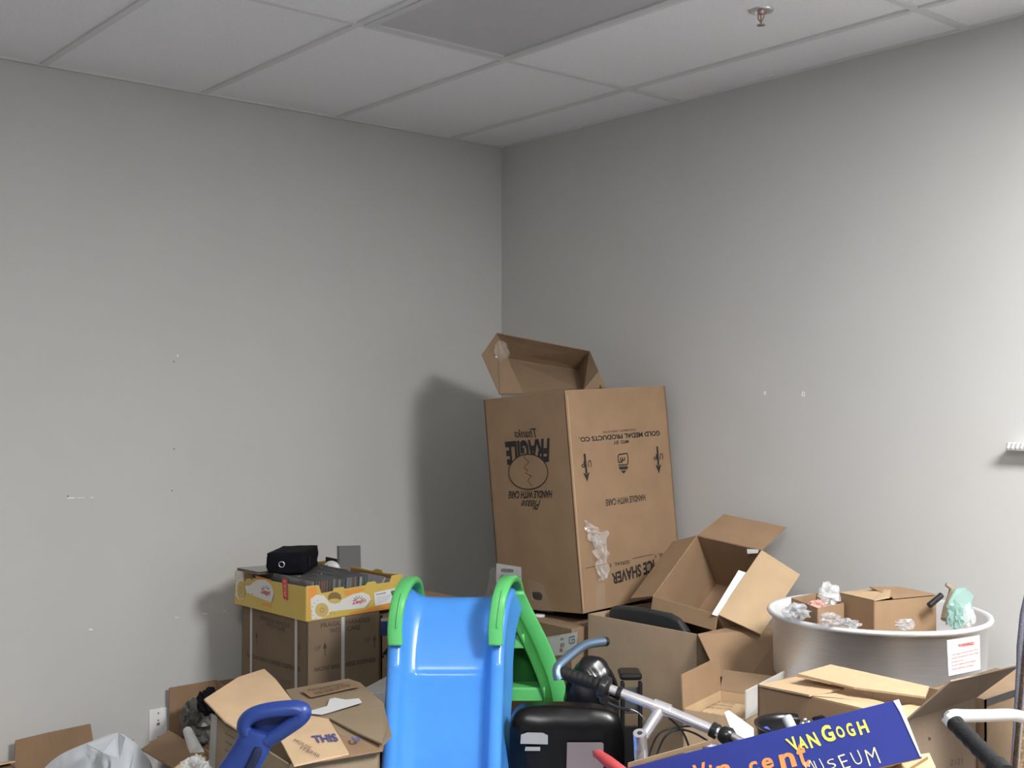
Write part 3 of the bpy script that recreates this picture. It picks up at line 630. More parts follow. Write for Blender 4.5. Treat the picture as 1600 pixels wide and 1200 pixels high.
# yellow fruit tray
KT = Box(.448, -1.258, .7865, .05, 0, 0, .484, .417, .123)
t = thing('fruit_tray', KT.c, 'yellow printed fruit tray filled with disc cases, on the strapped box', 'fruit tray')
mb = MB(); i = .004
L0, F0, R0, B0 = [KT.k(c, 0) for c in 'lfrb']; UP = V((0, 0, 1)); H = KT.h
mb.slab([p+UP*.002 for p in(F0, R0, B0, L0)], .004, mi=1)
def trayside(a, b, prof):
    pts = [a, b]+[a.lerp(b, u)+UP*(h*H) for u, h in reversed(prof)]; mb.slab(pts, .004)
side = [(0, .92), (.08, .97), (.25, .97), (.28, .90), (1, .97)]
trayside(L0, F0, side)
short = [(0, 1.0), (.12, .98), (.145, .74), (.26, .76), (.27, .84), (.37, .84), (.38, .78), (.60, .80), (.62, .88), (.70, .88), (.72, .80), (.86, .80), (.88, .98), (1, 1)]
trayside(F0, R0, short); trayside(L0, B0, [(u, h) for u, h in short]); trayside(B0, R0, [(0, .97), (.62, .92), (.66, 1.0), (.74, 1.0), (.76, .92), (1, .97)])
part('body', t, [YEL, mat('kraft_inside', (.30, .14, .05), .8)], mb)
mb = MB()
for a, b in((L0, F0), (B0, R0)):
    d = (KT.ey if a is L0 else -KT.ey)*.0035; mb.slab([a+d+UP*.006, b+d+UP*.006, b+d+UP*H*.9, a+d+UP*H*.88], .001)
for a, b in((F0, R0), (L0, B0)):
    d = (-KT.ex if a is F0 else KT.ex)*.0035; mb.slab([a+d+UP*.006, b+d+UP*.006, b+d+UP*H*.72, a+d+UP*H*.72], .001)
part('lining', t, mat('kraft_lining', (.34, .17, .06), .8), mb)
plL = (L0-KT.ey*.002, -KT.ey); plR = (F0+KT.ex*.002, KT.ex)
def circ(x, y, rx, ry, k=22, a0=0, a1=2*math.pi): return [(x+rx*math.cos(a0+(a1-a0)*j/k), y+ry*math.sin(a0+(a1-a0)*j/k)) for j in range(k if a1-a0 > 6 else k+1)]
for pl_, white, wh, fr, lg in(
    (plL, [(383, 916), (397, 909), (405, 905.5), (416, 906), (424, 914), (428.5, 926), (424, 941), (405, 934), (386, 926.5)], [(369, 890), (379, 889), (383, 926), (381, 937), (373, 936), (368.5, 931)], [(377, 922, 6.5, 14, 2), (388.5, 902, 6.5, 13, 1)], [(408, 929), (422, 934), (423, 922.5), (408, 918)]),
    (plR, [(513, 941), (532, 937.5), (552, 928), (566, 925.5), (576, 929), (579.5, 936.5), (570, 949.5), (520, 955), (513, 957)], [(485, 936), (494, 929), (505, 930), (514, 940), (514, 960), (500, 967), (487, 968)], [(502.5, 953, 10.5, 11, 2), (522.5, 934, 10.5, 9, 1)], [(549.5, 946.5), (571.5, 942.5), (571.5, 935), (549.5, 938)])):
    n = pl_[1]
    mb = MB(); 
    if pl_ is plR:
        poly(mb, pq(pl_, [(481.5, 968), (481.5, 917), (493.5, 916), (498, 932), (484, 938), (483.5, 968)]), n, .0008)
        poly(mb, pq(pl_, [(536, 923), (566, 919), (572, 921), (545, 931), (540, 930)]), n, .0008)
        poly(mb, pq(pl_, [(545, 957), (572, 952), (575, 949.5), (600, 945), (627, 935), (627, 949), (545, 960)]), n, .0008)
    else:
        poly(mb, pq(pl_, [(399, 899), (424, 906), (424, 909), (400, 904)]), n, .0008); poly(mb, pq(pl_, [(410, 941), (425, 944), (425, 950), (409, 945)]), n, .0008)
    part('orange_print', t, ORG, mb)
    mb = MB(); poly(mb, pq(pl_, white), n, .0011); poly(mb, pq(pl_, wh), n, .0011)
    part('white_print', t, mat('white_print', (.68, .66, .62), .5), mb)
    mb = MB(); mk = MB()
    for x_, y_, rx, ry, kd in fr:
        if kd == 2:
            poly(mb, pq(pl_, circ(x_, y_, rx, ry)), n, .0016); ring = circ(x_, y_, rx*.3, ry*.3, 12)
            for j in range(12): line(mk, *pq(pl_, [ring[j], ring[(j+1) % 12]]), .0018, n, .0022)
        else:
            poly(mk, pq(pl_, circ(x_, y_, rx, ry)), n, .0014); poly(mb, pq(pl_, circ(x_+(0 if pl_ is plR else 1), y_+ry*.55, rx*.9, ry*.42)), n, .002)
    part('fruit_print', t, YELC, mb); part('fruit_shading', t, BRN, mk)
    mb = MB(); text(mb, 'Zespri', pq(pl_, lg), n, .035, .15, off=.0018)
    part('brand_lettering', t, mat('crimson_ink', (.55, .08, .14), .6), mb)
    mb = MB(); c_ = ((lg[2][0]+lg[3][0])/2, (lg[2][1]+lg[3][1])/2)
    for k in(-2, -1, 0, 1, 2):
        a = -math.pi/2+k*.5; s_ = 1 if pl_ is plR else .8
        line(mb, *pq(pl_, [(c_[0]+4*s_*math.cos(a), c_[1]+3+4*math.sin(a)), (c_[0]+10*s_*math.cos(a), c_[1]+3+9*math.sin(a))]), .0042, n, .0018)
    e1 = white[5:7]; line(mb, *pq(pl_, [(e1[0][0]+1, e1[0][1]), (e1[1][0]+1, e1[1][1])]), .003, n, .0018); 
    for x_, y_ in((white[-1][0]+3, white[-1][1]+1), (white[-1][0]+9, white[-1][1]+1.5)): poly(mb, pq(pl_, circ(x_, y_, 1, 1, 6)), n, .002)
    for k in range(6):
        a = 2.2+k*.42; x_, y_, rx, ry, kd = fr[0]; poly(mb, pq(pl_, circ(x_+rx*1.5*math.cos(a), y_+ry*1.5*math.sin(a), .8, .9, 6)), n, .002)
    part('print_marks', t, INKG, mb)
mb = MB(); poly(mb, pq(plL, [(441, 903), (449.5, 904.5), (450.5, 938.5), (443, 935)]), plL[1], .0014); s1 = part('red_sticker', t, INKR, mb)
mb = MB(); text(mb, 'EUROPE', pq(plL, [(447.5, 907), (448.5, 933), (444.5, 931), (443.5, 906)]), plL[1], .01, off=.002); part('sticker_lettering', s1, mat('pink_ink', (.7, .4, .38), .6), mb)
mb = MB(); poly(mb, pq(plR, [(586, 946.5), (620, 939.5), (622, 917.5), (584, 926)]), plR[1], .0014); s1 = part('paper_label', t, WHITE, mb)
mb = MB(); text(mb, 'IIIIIIIII', pq(plR, [(587, 930), (602, 927.5), (602, 925), (587, 928)]), plR[1], .04, off=.002)
for k in range(4): line(mb, *pq(plR, [(588, 934+k*3), (612-k*3, 929.5+k*3.2)]), .0012, plR[1], .002)
part('printing', s1, INKG, mb)
# disc cases
cm = [mat('case_'+n_, c_, .25, spec=.6) for n_, c_ in(('smoke', (.05, .05, .055)), ('brown', (.10, .06, .045)), ('grey', (.17, .17, .17)), ('teal', (.05, .075, .075)), ('pale', (.35, .34, .32)), ('red', (.16, .06, .055)))]
CLR = mat('case_clear', (.20, .20, .20), .15, spec=.8)
def case_mesh(m):
    mb = MB(); mb.abox((-.070, -.0038, .001), (.070, .0038, .1225)); mb.abox((-.071, -.0052, 0), (.071, -.0040, .125), 1); mb.abox((-.071, .0040, 0), (.071, .0052, .125), 1)
    o = mb.build('disc_case', [m, CLR], origin=(0, 0, 0)); return o
protos = [case_mesh(m) for m in cm]; used = set()
rows = [('front', .605, 'front row', -1.437, 21, 1), ('middle', .458, 'middle row', -1.437, 22, 0), ('back', .311, 'back row', -1.437, 22, 0)]
for nm, x0, lab_, y0, cnt, lean in rows:
    for k in range(cnt):
        i = random.choice([0, 0, 1, 1, 2, 2, 3, 4, 4, 5]); src = protos[i]
        if i in used: o = src.copy(); COL.objects.link(o)
        else: o = src; used.add(i)
        yy = y0+.0118+k*.0112
        o.location = (x0+random.uniform(-.003, .003), yy+random.uniform(-.0003, .0003), .7915+(.003 if random.random() < .5 else 0))
        o.rotation_euler = (-.05 if nm != 'x' else 0, 0, .05+random.uniform(-.01, .01))
        tag(o, 'clear-edged disc case filed upright in the %s of the yellow tray' % lab_, 'disc case', 'disc cases in the %s of the yellow tray' % lab_)
for i, o in enumerate(protos):
    if i not in used: bpy.data.objects.remove(o)
def loose(src, loc, rot, label): o = src.copy(); COL.objects.link(o); o.location = loc; o.rotation_euler = rot; tag(o, label, 'disc case'); 
for k_ in('group',):
    pass
pr_ = protos[0]
def loose(m, loc, rot, label): o = case_mesh(m); o.location = loc; o.rotation_euler = rot; tag(o, label, 'disc case')
loose(cm[4], (.585, -1.168, .795), (-.6, 0, .1), 'slanting disc case at the right end of the front row')
loose(cm[3], (.585, -1.150, .793), (-.72, 0, .02), 'second slanting disc case, right of the first at the row end')
loose(cm[2], tuple(X(546, 903, 4.56)), (-.1, .1, 1.95), 'pale clear disc case standing tilted at the back of the tray')
loose(cm[1], (.36, -1.385, .924), (math.pi/2-.04, 0, .1), 'brown case lying flat over the left end of the tray')
t = thing('disc_sleeve', (.40, -1.10, .85), 'black sleeve with a white disc standing at the back of the tray', 'disc sleeve')
c_ = X(521, 884, 4.53); R = V((CR.x, CR.y, 0)).normalized()
mb = MB(); n_ = V((CR.y, -CR.x, 0)).normalized(); mb.slab([c_+R*a+UP*b for a, b in((-.03, -.06), (.025, -.06), (.022, .025), (-.03, .035))], .004, n=n_); part('sleeve', t, BLKP, mb)
mb = MB(); dc = X(518, 890, 4.49); mb.lathe([(.009, .001), (.034, .001), (.034, -.001), (.009, -.001)], dc, n_, seg=36); part('disc', t, mat('disc_white', (.62, .62, .62), .3), mb)
# black pouch
BP = Box(.397, -1.335, .9225, .846, -.02, -.014, .134, .20, .072)
t = thing('black_pouch', BP.c, 'black fabric pouch with a silver ring on top of the disc cases', 'pouch')
mb = MB(); vs = []; nx, ny, nz = 8, 10, 5
bm = bmesh.new(); bmesh.ops.create_cube(bm, size=2); bmesh.ops.subdivide_edges(bm, edges=bm.edges, cuts=7, use_grid_fill=True)
for v in bm.verts:
    c_ = v.co; k = noise.noise(c_*1.7+V((3, 1, 2)))*.06; s_ = 1+.04*(1-abs(c_.z))
    vs.append(BP.P(c_.x*s_*(1+k), c_.y*(1.32)*s_*(1+k), (c_.z*(1+k*.8)*.5+.52)+.03*(1 if c_.z > .9 else 0)*c_.x))
bm.verts.index_update(); fs = [[v.index for v in f.verts] for f in bm.faces]; bm.free(); mb.add(vs, fs, 0, True)
part('bag', t, BLKC, mb)
mb = MB(); rc = X(444, 880, 4.13); rc = onp(444, 880, BP.k('f', 0), -BP.ey)-BP.ey*.040
mb.tube([rc+UP*(.010*math.sin(a))+BP.ex*(.010*math.cos(a))for a in [2*math.pi*j/18 for j in range(19)]], .0022, 8, up=-BP.ey); part('ring', t, CHROME, mb)
mb = MB(); a_ = onp(479, 868, BP.k('f', 0), BP.ex)+BP.ex*.012; mb.box(a_-UP*.02, BP.ey*.006, BP.ex*.001, UP*.02); part('zip_flap', t, BLKM, mb)

# open box against the left wall
y0, y1 = -1.652, -1.458
t = thing('cardboard_box', (.25, -1.66, 0), 'open brown box against the left wall with dark bags inside', 'cardboard box')
mb = MB()
WX = .03; yA = -1.655; yB = -1.462; zt = .462; zr = .30; XF = .52
mb.slab([(WX, yA, 0), (WX, yB, 0), (WX, yB, zt), (WX, yA, zt)], .005)
mb.slab([(XF, yA-.0, 0), (XF, yB, 0), (XF, yB, zr), (XF, yA, zr)], .005); mb.slab([(WX, yB, 0), (XF, yB, 0), (XF, yB, .38), (WX, yB, .46)], .005)
mb.slab([(WX, yA, 0), (XF, yA, 0), (XF, yA, zr), (WX, yA, .30)], .005); mb.slab([(WX, yA, .004), (XF, yA, .004), (XF, yB, .004), (WX, yB, .004)], .005)
part('body', t, CARD, mb)
mb = MB(); q = [X(*p) for p in((221, 1171, 4.0), (263.5, 1142, 4.25), (321, 1177, 3.95), (272, 1202, 3.75))]; mb.slab(q, .005); part('flap', t, CARD, mb)
# backing panel extension right of it, up to the strapped box
mb = MB(); mb.slab([(WX+.006, yB+.002, 0), (WX+.006, yB+.14, 0), (WX+.006, yB+.14, .455), (WX+.006, yB+.002, .459)], .005)
part('side_flap', t, CARD, mb)
mb = crumple(X(312, 1128, 4.35), .075, .07, .10, 5, sub=4, amp=.25, fold=2.2); tag(mb.build('garment_bag', BAGD), 'dark grey crumpled plastic bag inside the wall box', 'plastic bag')
mb = crumple(X(326, 1096, 4.2), .045, .05, .055, 9, sub=3, amp=.3); tag(mb.build('cloth_bundle', BLKC), 'black soft bundle above the dark grey bag by the left wall', 'bundle')
mb = MB(); mb.tube([X(293, 1142, 4.15), X(308, 1178, 3.95)], [.016, .024], 18); tag(mb.build('paper_roll', WHITE), 'white paper roll leaning in front of the dark grey bag', 'paper roll')

# flattened box far left + white bag
mb = MB(); t = thing('cardboard_box', (.25, -2.1, 0), 'brown box flap leaning on the left wall behind the white bag', 'cardboard box')
P0 = [(.04, -2.235, 0), (.04, -1.95, 0), (.04, -1.947, .314), (.04, -1.958, .383), (.04, -2.105, .379), (.04, -2.2186, .372)]
mb.slab(P0, .005); XF = .5; ya, yb = -2.235, -1.955
mb.slab([(XF, ya, 0), (XF, yb, 0), (XF, yb, .2), (XF, ya, .2)], .005); mb.slab([(.04, ya, 0), (XF, ya, 0), (XF, ya, .2), (.04, ya, .25)], .005); mb.slab([(.04, yb, 0), (XF, yb, 0), (XF, yb, .2), (.04, yb, .25)], .005); mb.slab([(.04, ya, .004), (XF, ya, .004), (XF, yb, .004), (.04, yb, .004)], .005)
part('body', t, CARD, mb)
mb = MB(); line(mb, V((.044, -2.107, .375)), V((.044, -2.09, .31)), .002, V((1, 0, 0)), .0); part('crease', t, CARD_D, mb)
mb = MB(); t = thing('cardboard_box', (.2, -2.5, 0), 'low brown box at the bottom left photo corner by the wall', 'cardboard box')
BL = Box(.22, -2.40, 0, 0, 0, 0, .36, .32, .30); BL.shell(mb); part('body', t, CARD, mb)
mb = MB(); mb.slab([BL.k('l', 1)+V((0, .0, .004)), BL.k('b', 1)+V((0, 0, .004)), BL.k('b', 1)+V((.07, 0, .02)), BL.k('l', 1)+V((.07, 0, .02))], .004); part('flap', t, CARD_L, mb)
t = thing('plastic_bag', V((.75, -2.1, .0)), 'white crumpled plastic bag in the lower left corner of the pile', 'plastic bag')
def drape(pts, seed, mbx, depth=.12, res=22):
    """crumpled sheet hanging from the outline pts (photo px, distance)"""
    for (x, y, D) in pts: pass
mb = MB()
prof = [(60, 1212), (75, 1194), (96, 1178), (125, 1165), (150, 1155), (172, 1147), (187, 1145.5), (200, 1152), (214, 1162), (226, 1178), (236, 1192), (243, 1212)]
prof = [(p.x, p.y) for p in bez([V((a, b, 0)) for a, b in prof], 48)]
cols = []
for j, (x, y) in enumerate(prof):
    col = []
    for i in range(28):
        s = i/27; D = 3.72-.42*math.sin(s*1.35); p = X(x, y, 3.72); p2 = X(x, y, D)
        z = p.z-.5*s**1.5
        u_, v_ = j*.13, i*.12; k = (.15*abs(noise.noise(V((u_*1.1+v_*.8, v_*.5, 2))))+.09*abs(noise.noise(V((u_*2.3-v_*.9, v_*1.4, 7))))+.04*abs(noise.noise(V((u_*5, v_*4, 4))))-.05)*min(1, s*5+.05)
        q_ = V((p2.x, p2.y, z))+V((CD.x, CD.y, 0))*(-k); col.append(q_)
    cols.append(col)
vs = [v for c_ in cols for v in c_]; fs = [(a*28+b, a*28+b+1, (a+1)*28+b+1, (a+1)*28+b) for a in range(len(cols)-1) for b in range(27)]
mb.add(vs, fs, 0, False)
top = [c_[0] for c_ in cols]; bkk = [p+V((CD.x, CD.y, 0))*.18-V((0, 0, .25)) for p in top]
k0 = len(top); mb.add(top+bkk, [(a, a+1, k0+a+1, k0+a) for a in range(k0-1)], 0, False)
part('sack', t, BAGW, mb, solid=.001, sub=1)
mb = MB(); q = [X(*p) for p in((136, 1164, 3.5), (185, 1145, 3.6), (196, 1153, 3.5), (187, 1186, 3.42), (160, 1176, 3.42))]; mb.slab(q, .003); part('folded_corner', t, BAGW, mb, sub=0)
mb = MB(); mb.box(X(203, 1159, 3.75), CR*.009, CU*.004, CD*.01); tag(mb.build('wood_scrap', mat('brown_wood', (.15, .07, .04), .6)), 'tiny brown scrap behind the top of the white bag', 'scrap')
# yellow and tan scraps low between the boxes
mb = MB(); mb.tube([X(275, 1205, 3.4), X(293, 1189, 3.45)], [.012, .009], 10); tag(mb.build('wooden_handle', CARD_L), 'tan stick end near the bottom edge beside the white bag', 'stick')
mb = MB(); mb.tube([X(307, 1178, 3.5), X(310, 1186, 3.48), X(318, 1186, 3.47), X(322, 1183, 3.47)], .006, 8); tag(mb.build('toy_hook', mat('mustard_plastic', (.45, .28, .04), .4)), 'small mustard plastic hook low between the left boxes', 'hook')
mb = crumple(X(305, 1204, 3.35), .05, .04, .045, 14, sub=4, amp=.4, fold=4); tag(mb.build('plastic_wrap', CLEAR), 'crumpled clear wrap at the bottom edge left of the blue handle', 'wrapper')

# ------------------------------------------------------------------ box with THIS UP lettering
B8 = Box(1.293, -1.845, 0, -.101, 0, 0, .569, .265, .612)
t = thing('cardboard_box', B8.c, 'battered taped box with blue THIS lettering, left of the blue slide', 'cardboard box')
mb = MB(); B8.shell(mb, .005, top=False); part('body', t, CARD_G, mb)
Z = .612
mb = MB(); mb.slab([onz(319, 1093.5, Z+.05), onz(372, 1059, Z+.055), onz(412.6, 1046, Z+.05), onz(430, 1061.6, Z+.045), onz(461.5, 1102, Z+.02), onz(372, 1141, Z+.02), onz(351, 1127.5, Z+.035)], .005); part('flap', t, CARD_L, mb)
mb = MB(); mb.slab([onz(446.6, 1079, Z+.0), onz(544, 1061.6, Z), onz(563, 1068, Z), onz(600, 1101, Z+.005), onz(560, 1116, Z+.01), onz(512.5, 1123, Z+.012), onz(470, 1117, Z+.01)], .006); bf_ = part('flap', t, CARD_G, mb)
plz = (V((0, 0, Z+.0125)), UP)
mb = MB(); poly(mb, [onz(x_, y_, Z+.019) for x_, y_ in((483, 1111), (511, 1103), (515, 1092), (523, 1090), (540, 1093), (561, 1091), (566, 1098), (530, 1109), (503, 1117), (483, 1115))], UP, 0); part('torn_label', bf_, WHITE, mb)
mb = MB(); poly(mb, [onz(x_, y_, Z+.0145) for x_, y_ in((470, 1079), (548, 1064), (562, 1073), (486, 1090))], UP, 0); part('packing_tape', bf_, CARD, mb)
mb = MB(); text(mb, 'PACKING LIST', [onz(*p, Z+.0155) for p in((483, 1081), (540, 1070), (537, 1067), (481, 1077))], UP, 0); text(mb, 'THIS SIDE UP 7778', [onz(*p, Z+.0155) for p in((492, 1087), (548, 1073), (545, 1069), (489, 1082))], UP, .01); part('pen_marks', bf_, INKP, mb)
mb = MB(); mb.slab([onz(455, 1128, Z+.008), onz(483, 1117, Z+.010), onz(513, 1124, Z+.010), onz(529, 1150, Z+.008), onz(545, 1178, Z+.006), onz(459.5, 1197, Z+.006), onz(436, 1153, Z+.008)], .005); ff = part('flap', t, CARD_L, mb)
mb = MB(); mb.slab([onz(513, 1124, Z+.006), onz(600, 1104, Z+.002), onz(612, 1150, Z), onz(597, 1166, Z), onz(530, 1150, Z+.002)], .005); part('flap', t, CARD_G, mb)
mb = MB(); mb.slab([onz(515, 1123, Z+.014), onz(600, 1101, Z+.018), onz(606, 1130, Z+.018), onz(597, 1163, Z+.014), onz(560, 1147, Z+.012)], .005); part('flap', t, CARD_G, mb)
mb = MB(); mb.slab([onz(529, 1150, Z+.004), onz(600, 1165, Z+.0), onz(598, 1173, Z), onz(459.5, 1197, Z+.002), onz(520, 1160, Z+.0)], .004); part('flap', t, CARD, mb)
mb = MB(); text(mb, 'THIS', [onz(*p, Z+.0125) for p in((493, 1161), (530, 1158), (524, 1146), (486, 1150))], UP, .03); part('blue_lettering', ff, INKBLUE, mb)
mb = MB(); text(mb, 'U', [onz(*p, Z+.0135) for p in((553, 1160), (564, 1157.5), (560, 1150), (548, 1153))], UP, .05); part('blue_lettering', t, INKBLUE, mb)
mb = MB()
for k, s_ in enumerate(('HOUSE', 'ITEMS')): text(mb, s_, [onz(x_+k*10, y_+k*12, Z+.0125) for x_, y_ in((458, 1158), (485+3*k, 1171), (488+3*k, 1168), (462, 1154))], UP, 0)
part('pen_marks', ff, INKP, mb)
pl = B8.planeL(); n = -B8.ey; mb = MB()
for k in range(7): text(mb, ('HANDLE WITH CARE', 'CONTENTS', 'THIS SIDE UP', 'DO NOT CRUSH')[k % 4], pq(pl, [(352, 1134+k*13), (395, 1160+k*13), (395, 1156+k*13), (352, 1130+k*13)]), n, .03)
part('printed_lettering', t, INKP, mb)
mb = MB(); poly(mb, pq(pl, [(331, 1114), (340, 1120), (336, 1215), (325, 1210)]), n, .001); part('packing_tape', t, mat('grey_tape', (.36, .33, .30), .35), mb)
# white boards behind the slide
t = thing('foam_board', X(590, 1085, 3.95), 'two-layer white board end between the left boxes and the blue slide', 'board')
mb = MB(); mb.slab([X(571, 1076, 4.05), X(610, 1055, 4.15), X(610, 1078, 3.95), X(584, 1086, 3.95)], .006); part('upper_sheet', t, WHITE, mb)
mb = MB(); mb.slab([X(584, 1087.5, 3.94), X(610, 1079, 3.96), X(610, 1108, 3.85), X(600, 1101, 3.88)], .006); part('lower_sheet', t, mat('white_card', (.55, .53, .54), .6), mb)

# ================================================================== SLIDE
SL = thing('toddler_slide', dz(700, 3.75, 0), 'blue plastic toddler slide with green handles and ladder', 'toddler slide')
# stations: (bed z, bed D, xLo, xLi, xbL, xbR, xRi, xRo, flank)
ST = [(.800, 4.16, 640, 652, 668, 782, 798, 806, 820),
      (.868, 4.06, 632, 648, 662, 776, 795, 806, 818),
      (.884, 3.99, 626, 645, 660, 772, 792, 805, 816),
      (.868, 3.955, 620, 640, 655, 769, 786, 800, 813),
      (.820, 3.92, 612, 632, 649, 766, 777, 794, 808),
      (.760, 3.885, 608, 629, 644, 763, 770, 789, 803),
      (.690, 3.85, 606, 627, 641, 761, 767, 787, 801),
      (.668, 3.838, 606, 627, 641, 761, 767, 787, 801),
      (.652, 3.832, 606, 627, 641, 761, 767, 787, 801),
      (.640, 3.812, 605, 626, 640, 760, 767, 787, 800),
      (.560, 3.69, 602, 622, 637, 758, 765, 785, 797),
      (.470, 3.56, 598, 619, 634, 756, 763, 783, 794),
      (.400, 3.46, 595, 617, 632, 755, 762, 782, 792),
      (.300, 3.30, 588, 611, 626, 752, 760, 781, 790),
      (.200, 3.12, 600, 622, 636, 764, 774, 794, 802),
      (.120, 2.93, 602, 624, 638, 768, 778, 800, 808),
      (.080, 2.75, 600, 623, 638, 770, 780, 804, 812),
      (.060, 2.62, 598, 622, 638, 771, 782, 806, 814)]
vs = []; fs = []
for k, (z, D, lo, li, bl, br, ri, ro, fl) in enumerate(ST):
    a = ST[max(0, k-1)]; b = ST[min(len(ST)-1, k+1)]
    tD, tz = b[1]-a[1], b[0]-a[0]; L_ = math.hypot(tD, tz); nD, nz = tz/L_, -tD/L_      # normal, towards camera and up
    if nz < 0: nD, nz = -nD, -nz
    if k < 3: nD, nz = (-.15, .99) if k < 1 else (-.45, .89)
    h = .052 if k > 2 else .035; rc = .007 if 8 <= k <= 13 else 0; mid = (bl+br)/2
    def S(px, off, extra=0): return dz(px, D+nD*off+extra, z+nz*off)
    row = [S(lo-1, -.055), S(lo, h*.55), S(lo+2, h*.9), S((lo+li)/2, h*1.02), S(li-2, h*.92), S(li, h*.75), S((li+bl)/2, h*.28), S(bl, .006), S(bl+5, .002), S(bl+9, -.001-rc),
           S(mid-25, -.003-rc), S(mid, -.003-rc), S(mid+25, -.003-rc), S(br-9, -.001-rc), S(br-5, .002), S(br, .006), S((br+ri)/2, h*.45), S(ri, h*.78), S(ri+2, h*.95), S((ri+ro)/2, h*1.05), S(ro-2, h*.95), S(ro, h*.7), S(ro+1, h*.3), S(fl-2, -.04, .01), S(fl, -.055, .01)]
    vs += row; nr = len(row)
for a in range(len(ST)-1):
    for b in range(nr-1): fs.append((a*nr+b, a*nr+b+1, (a+1)*nr+b+1, (a+1)*nr+b))
mb = MB(); mb.add(vs, fs, 0, True); part('chute', SL, BLUE, mb, solid=.006, sub=2)
# handles: (px centre, y, D, half width px)
def band(pts, hw, th, m, name, parent, slot=None):
    """curved strap: pts = centreline; hw half width along camera right"""
    mb = MB(); n_ = len(pts); R = V((CR.x, CR.y, 0)).normalized(); vs = []; fs = []
    for i in range(n_):
        t_ = (pts[min(i+1, n_-1)]-pts[max(i-1, 0)]).normalized(); nn_ = t_.cross(R).normalized()
        w_ = hw[i] if hasattr(hw, '__len__') else hw
        for a, b in((-1, -.6), (-.8, -1), (.8, -1), (1, -.6), (1, .6), (.8, 1), (-.8, 1), (-1, .6)): vs.append(pts[i]+R*(a*w_)+nn_*(b*th/2))
    for i in range(n_-1):
        for j in range(8): fs.append((i*8+j, i*8+(j+1) % 8, (i+1)*8+(j+1) % 8, (i+1)*8+j))
    fs += [tuple(range(8)), tuple(range((n_-1)*8+7, (n_-1)*8-1, -1))]
    mb.add(vs, fs, 0, True); return part(name, parent, m, mb, bev=0)
lh = bez([X(618, 1008, 3.81), X(617, 985, 3.815), X(619, 960, 3.82), X(624, 936, 3.84), X(633, 915, 3.90), X(642, 906, 3.99), X(650, 915, 4.10), X(655, 950, 4.17), X(657, 985, 4.19)], 40)
rh = bez([X(774.5, 1008, 3.80), X(774, 985, 3.805), X(776, 960, 3.81), X(781, 932, 3.83), X(789, 911, 3.89), X(798, 904, 3.98), X(806, 915, 4.10), X(812, 948, 4.17), X(816, 985, 4.19)], 40)
for h_, lb in((lh, 'left'), (rh, 'right')):
    o = band(h_, .024, .022, GREEN, 'handle', SL)
    R = V((CR.x, CR.y, 0)).normalized(); mb = MB(); a = h_[7]; b = h_[16]
    for i in range(6, 17):
        t_ = (h_[i+1]-h_[i-1]).normalized(); nn_ = t_.cross(R).normalized()
        if nn_.dot(CD) > 0: nn_ = -nn_
        h_c = h_[i]+R*.006+nn_*.0112
        if i == 6: ptsr = []
        ptsr.append(h_c)
    mb.tube(ptsr, .0045, 8); part('grip_rib', o, GREEN, mb)
# ladder
def leg(P, hw, name='ladder_leg', m=GREEN): return band(bez([X(*p) for p in P], 26), hw, .012, m, name, SL)
legR = bez([X(806, 925, 4.00), X(814, 942, 4.02), X(829, 972, 4.04), X(844, 1002, 4.06), X(858, 1035, 4.08), X(868, 1062, 4.09), X(875, 1095, 4.10), dz(884, 4.11, .3), dz(889, 4.12, .15), dz(892, 4.12, 0)], 30)
shift = V((CR.x, CR.y, 0)).normalized()*-.40
legL = [p+shift for p in legR]
for lg in(legR, legL): band(lg, [.028]*len(lg), .016, GREEN, 'ladder_leg', SL)
# inner web of the right leg
def web(lg, dx, name):
    mb = MB(); R = V((CR.x, CR.y, 0)).normalized(); vs = []; fs = []
    for i, p in enumerate(lg): vs += [p-R*dx, p-R*(dx+.0)+V((CD.x, CD.y, 0))*-.085-R*.03]
    for i in range(len(lg)-1): fs.append((2*i, 2*i+1, 2*i+3, 2*i+2))
    mb.add(vs, fs, 0, True); part(name, SL, GREEN_D, mb, solid=.006)
web(legR, .026, 'ladder_side'); web(legL, -.026, 'ladder_side')
mid_ = [a.lerp(b, .5) for a, b in zip(legR, legL)]
R = V((CR.x, CR.y, 0)).normalized(); fw = V((-CD.x, -CD.y, 0)).normalized()
for z_ in(.16, .36, .555, .745):
    i = min(range(len(legR)), key=lambda k: abs(legR[k].z-z_)); c_ = mid_[i].copy(); c_.z = z_
    mb = MB(); mb.box(c_+fw*.03, R*.155, fw*.045, UP*.010); mb.box(c_+fw*.072-UP*.015, R*.155, fw*.004, UP*.022); part('ladder_step', SL, GREEN, mb, bev=.004)
mb = MB(); bk_ = [p-fw*.03 for p in mid_[4:20]]; vs = []
for p in bk_: vs += [p-R*.18-fw*.0, p+R*.18]
mb.add(vs, [(2*i, 2*i+1, 2*i+3, 2*i+2) for i in range(len(bk_)-1)], 0, True); part('ladder_back', SL, GREEN_D, mb, solid=.005)

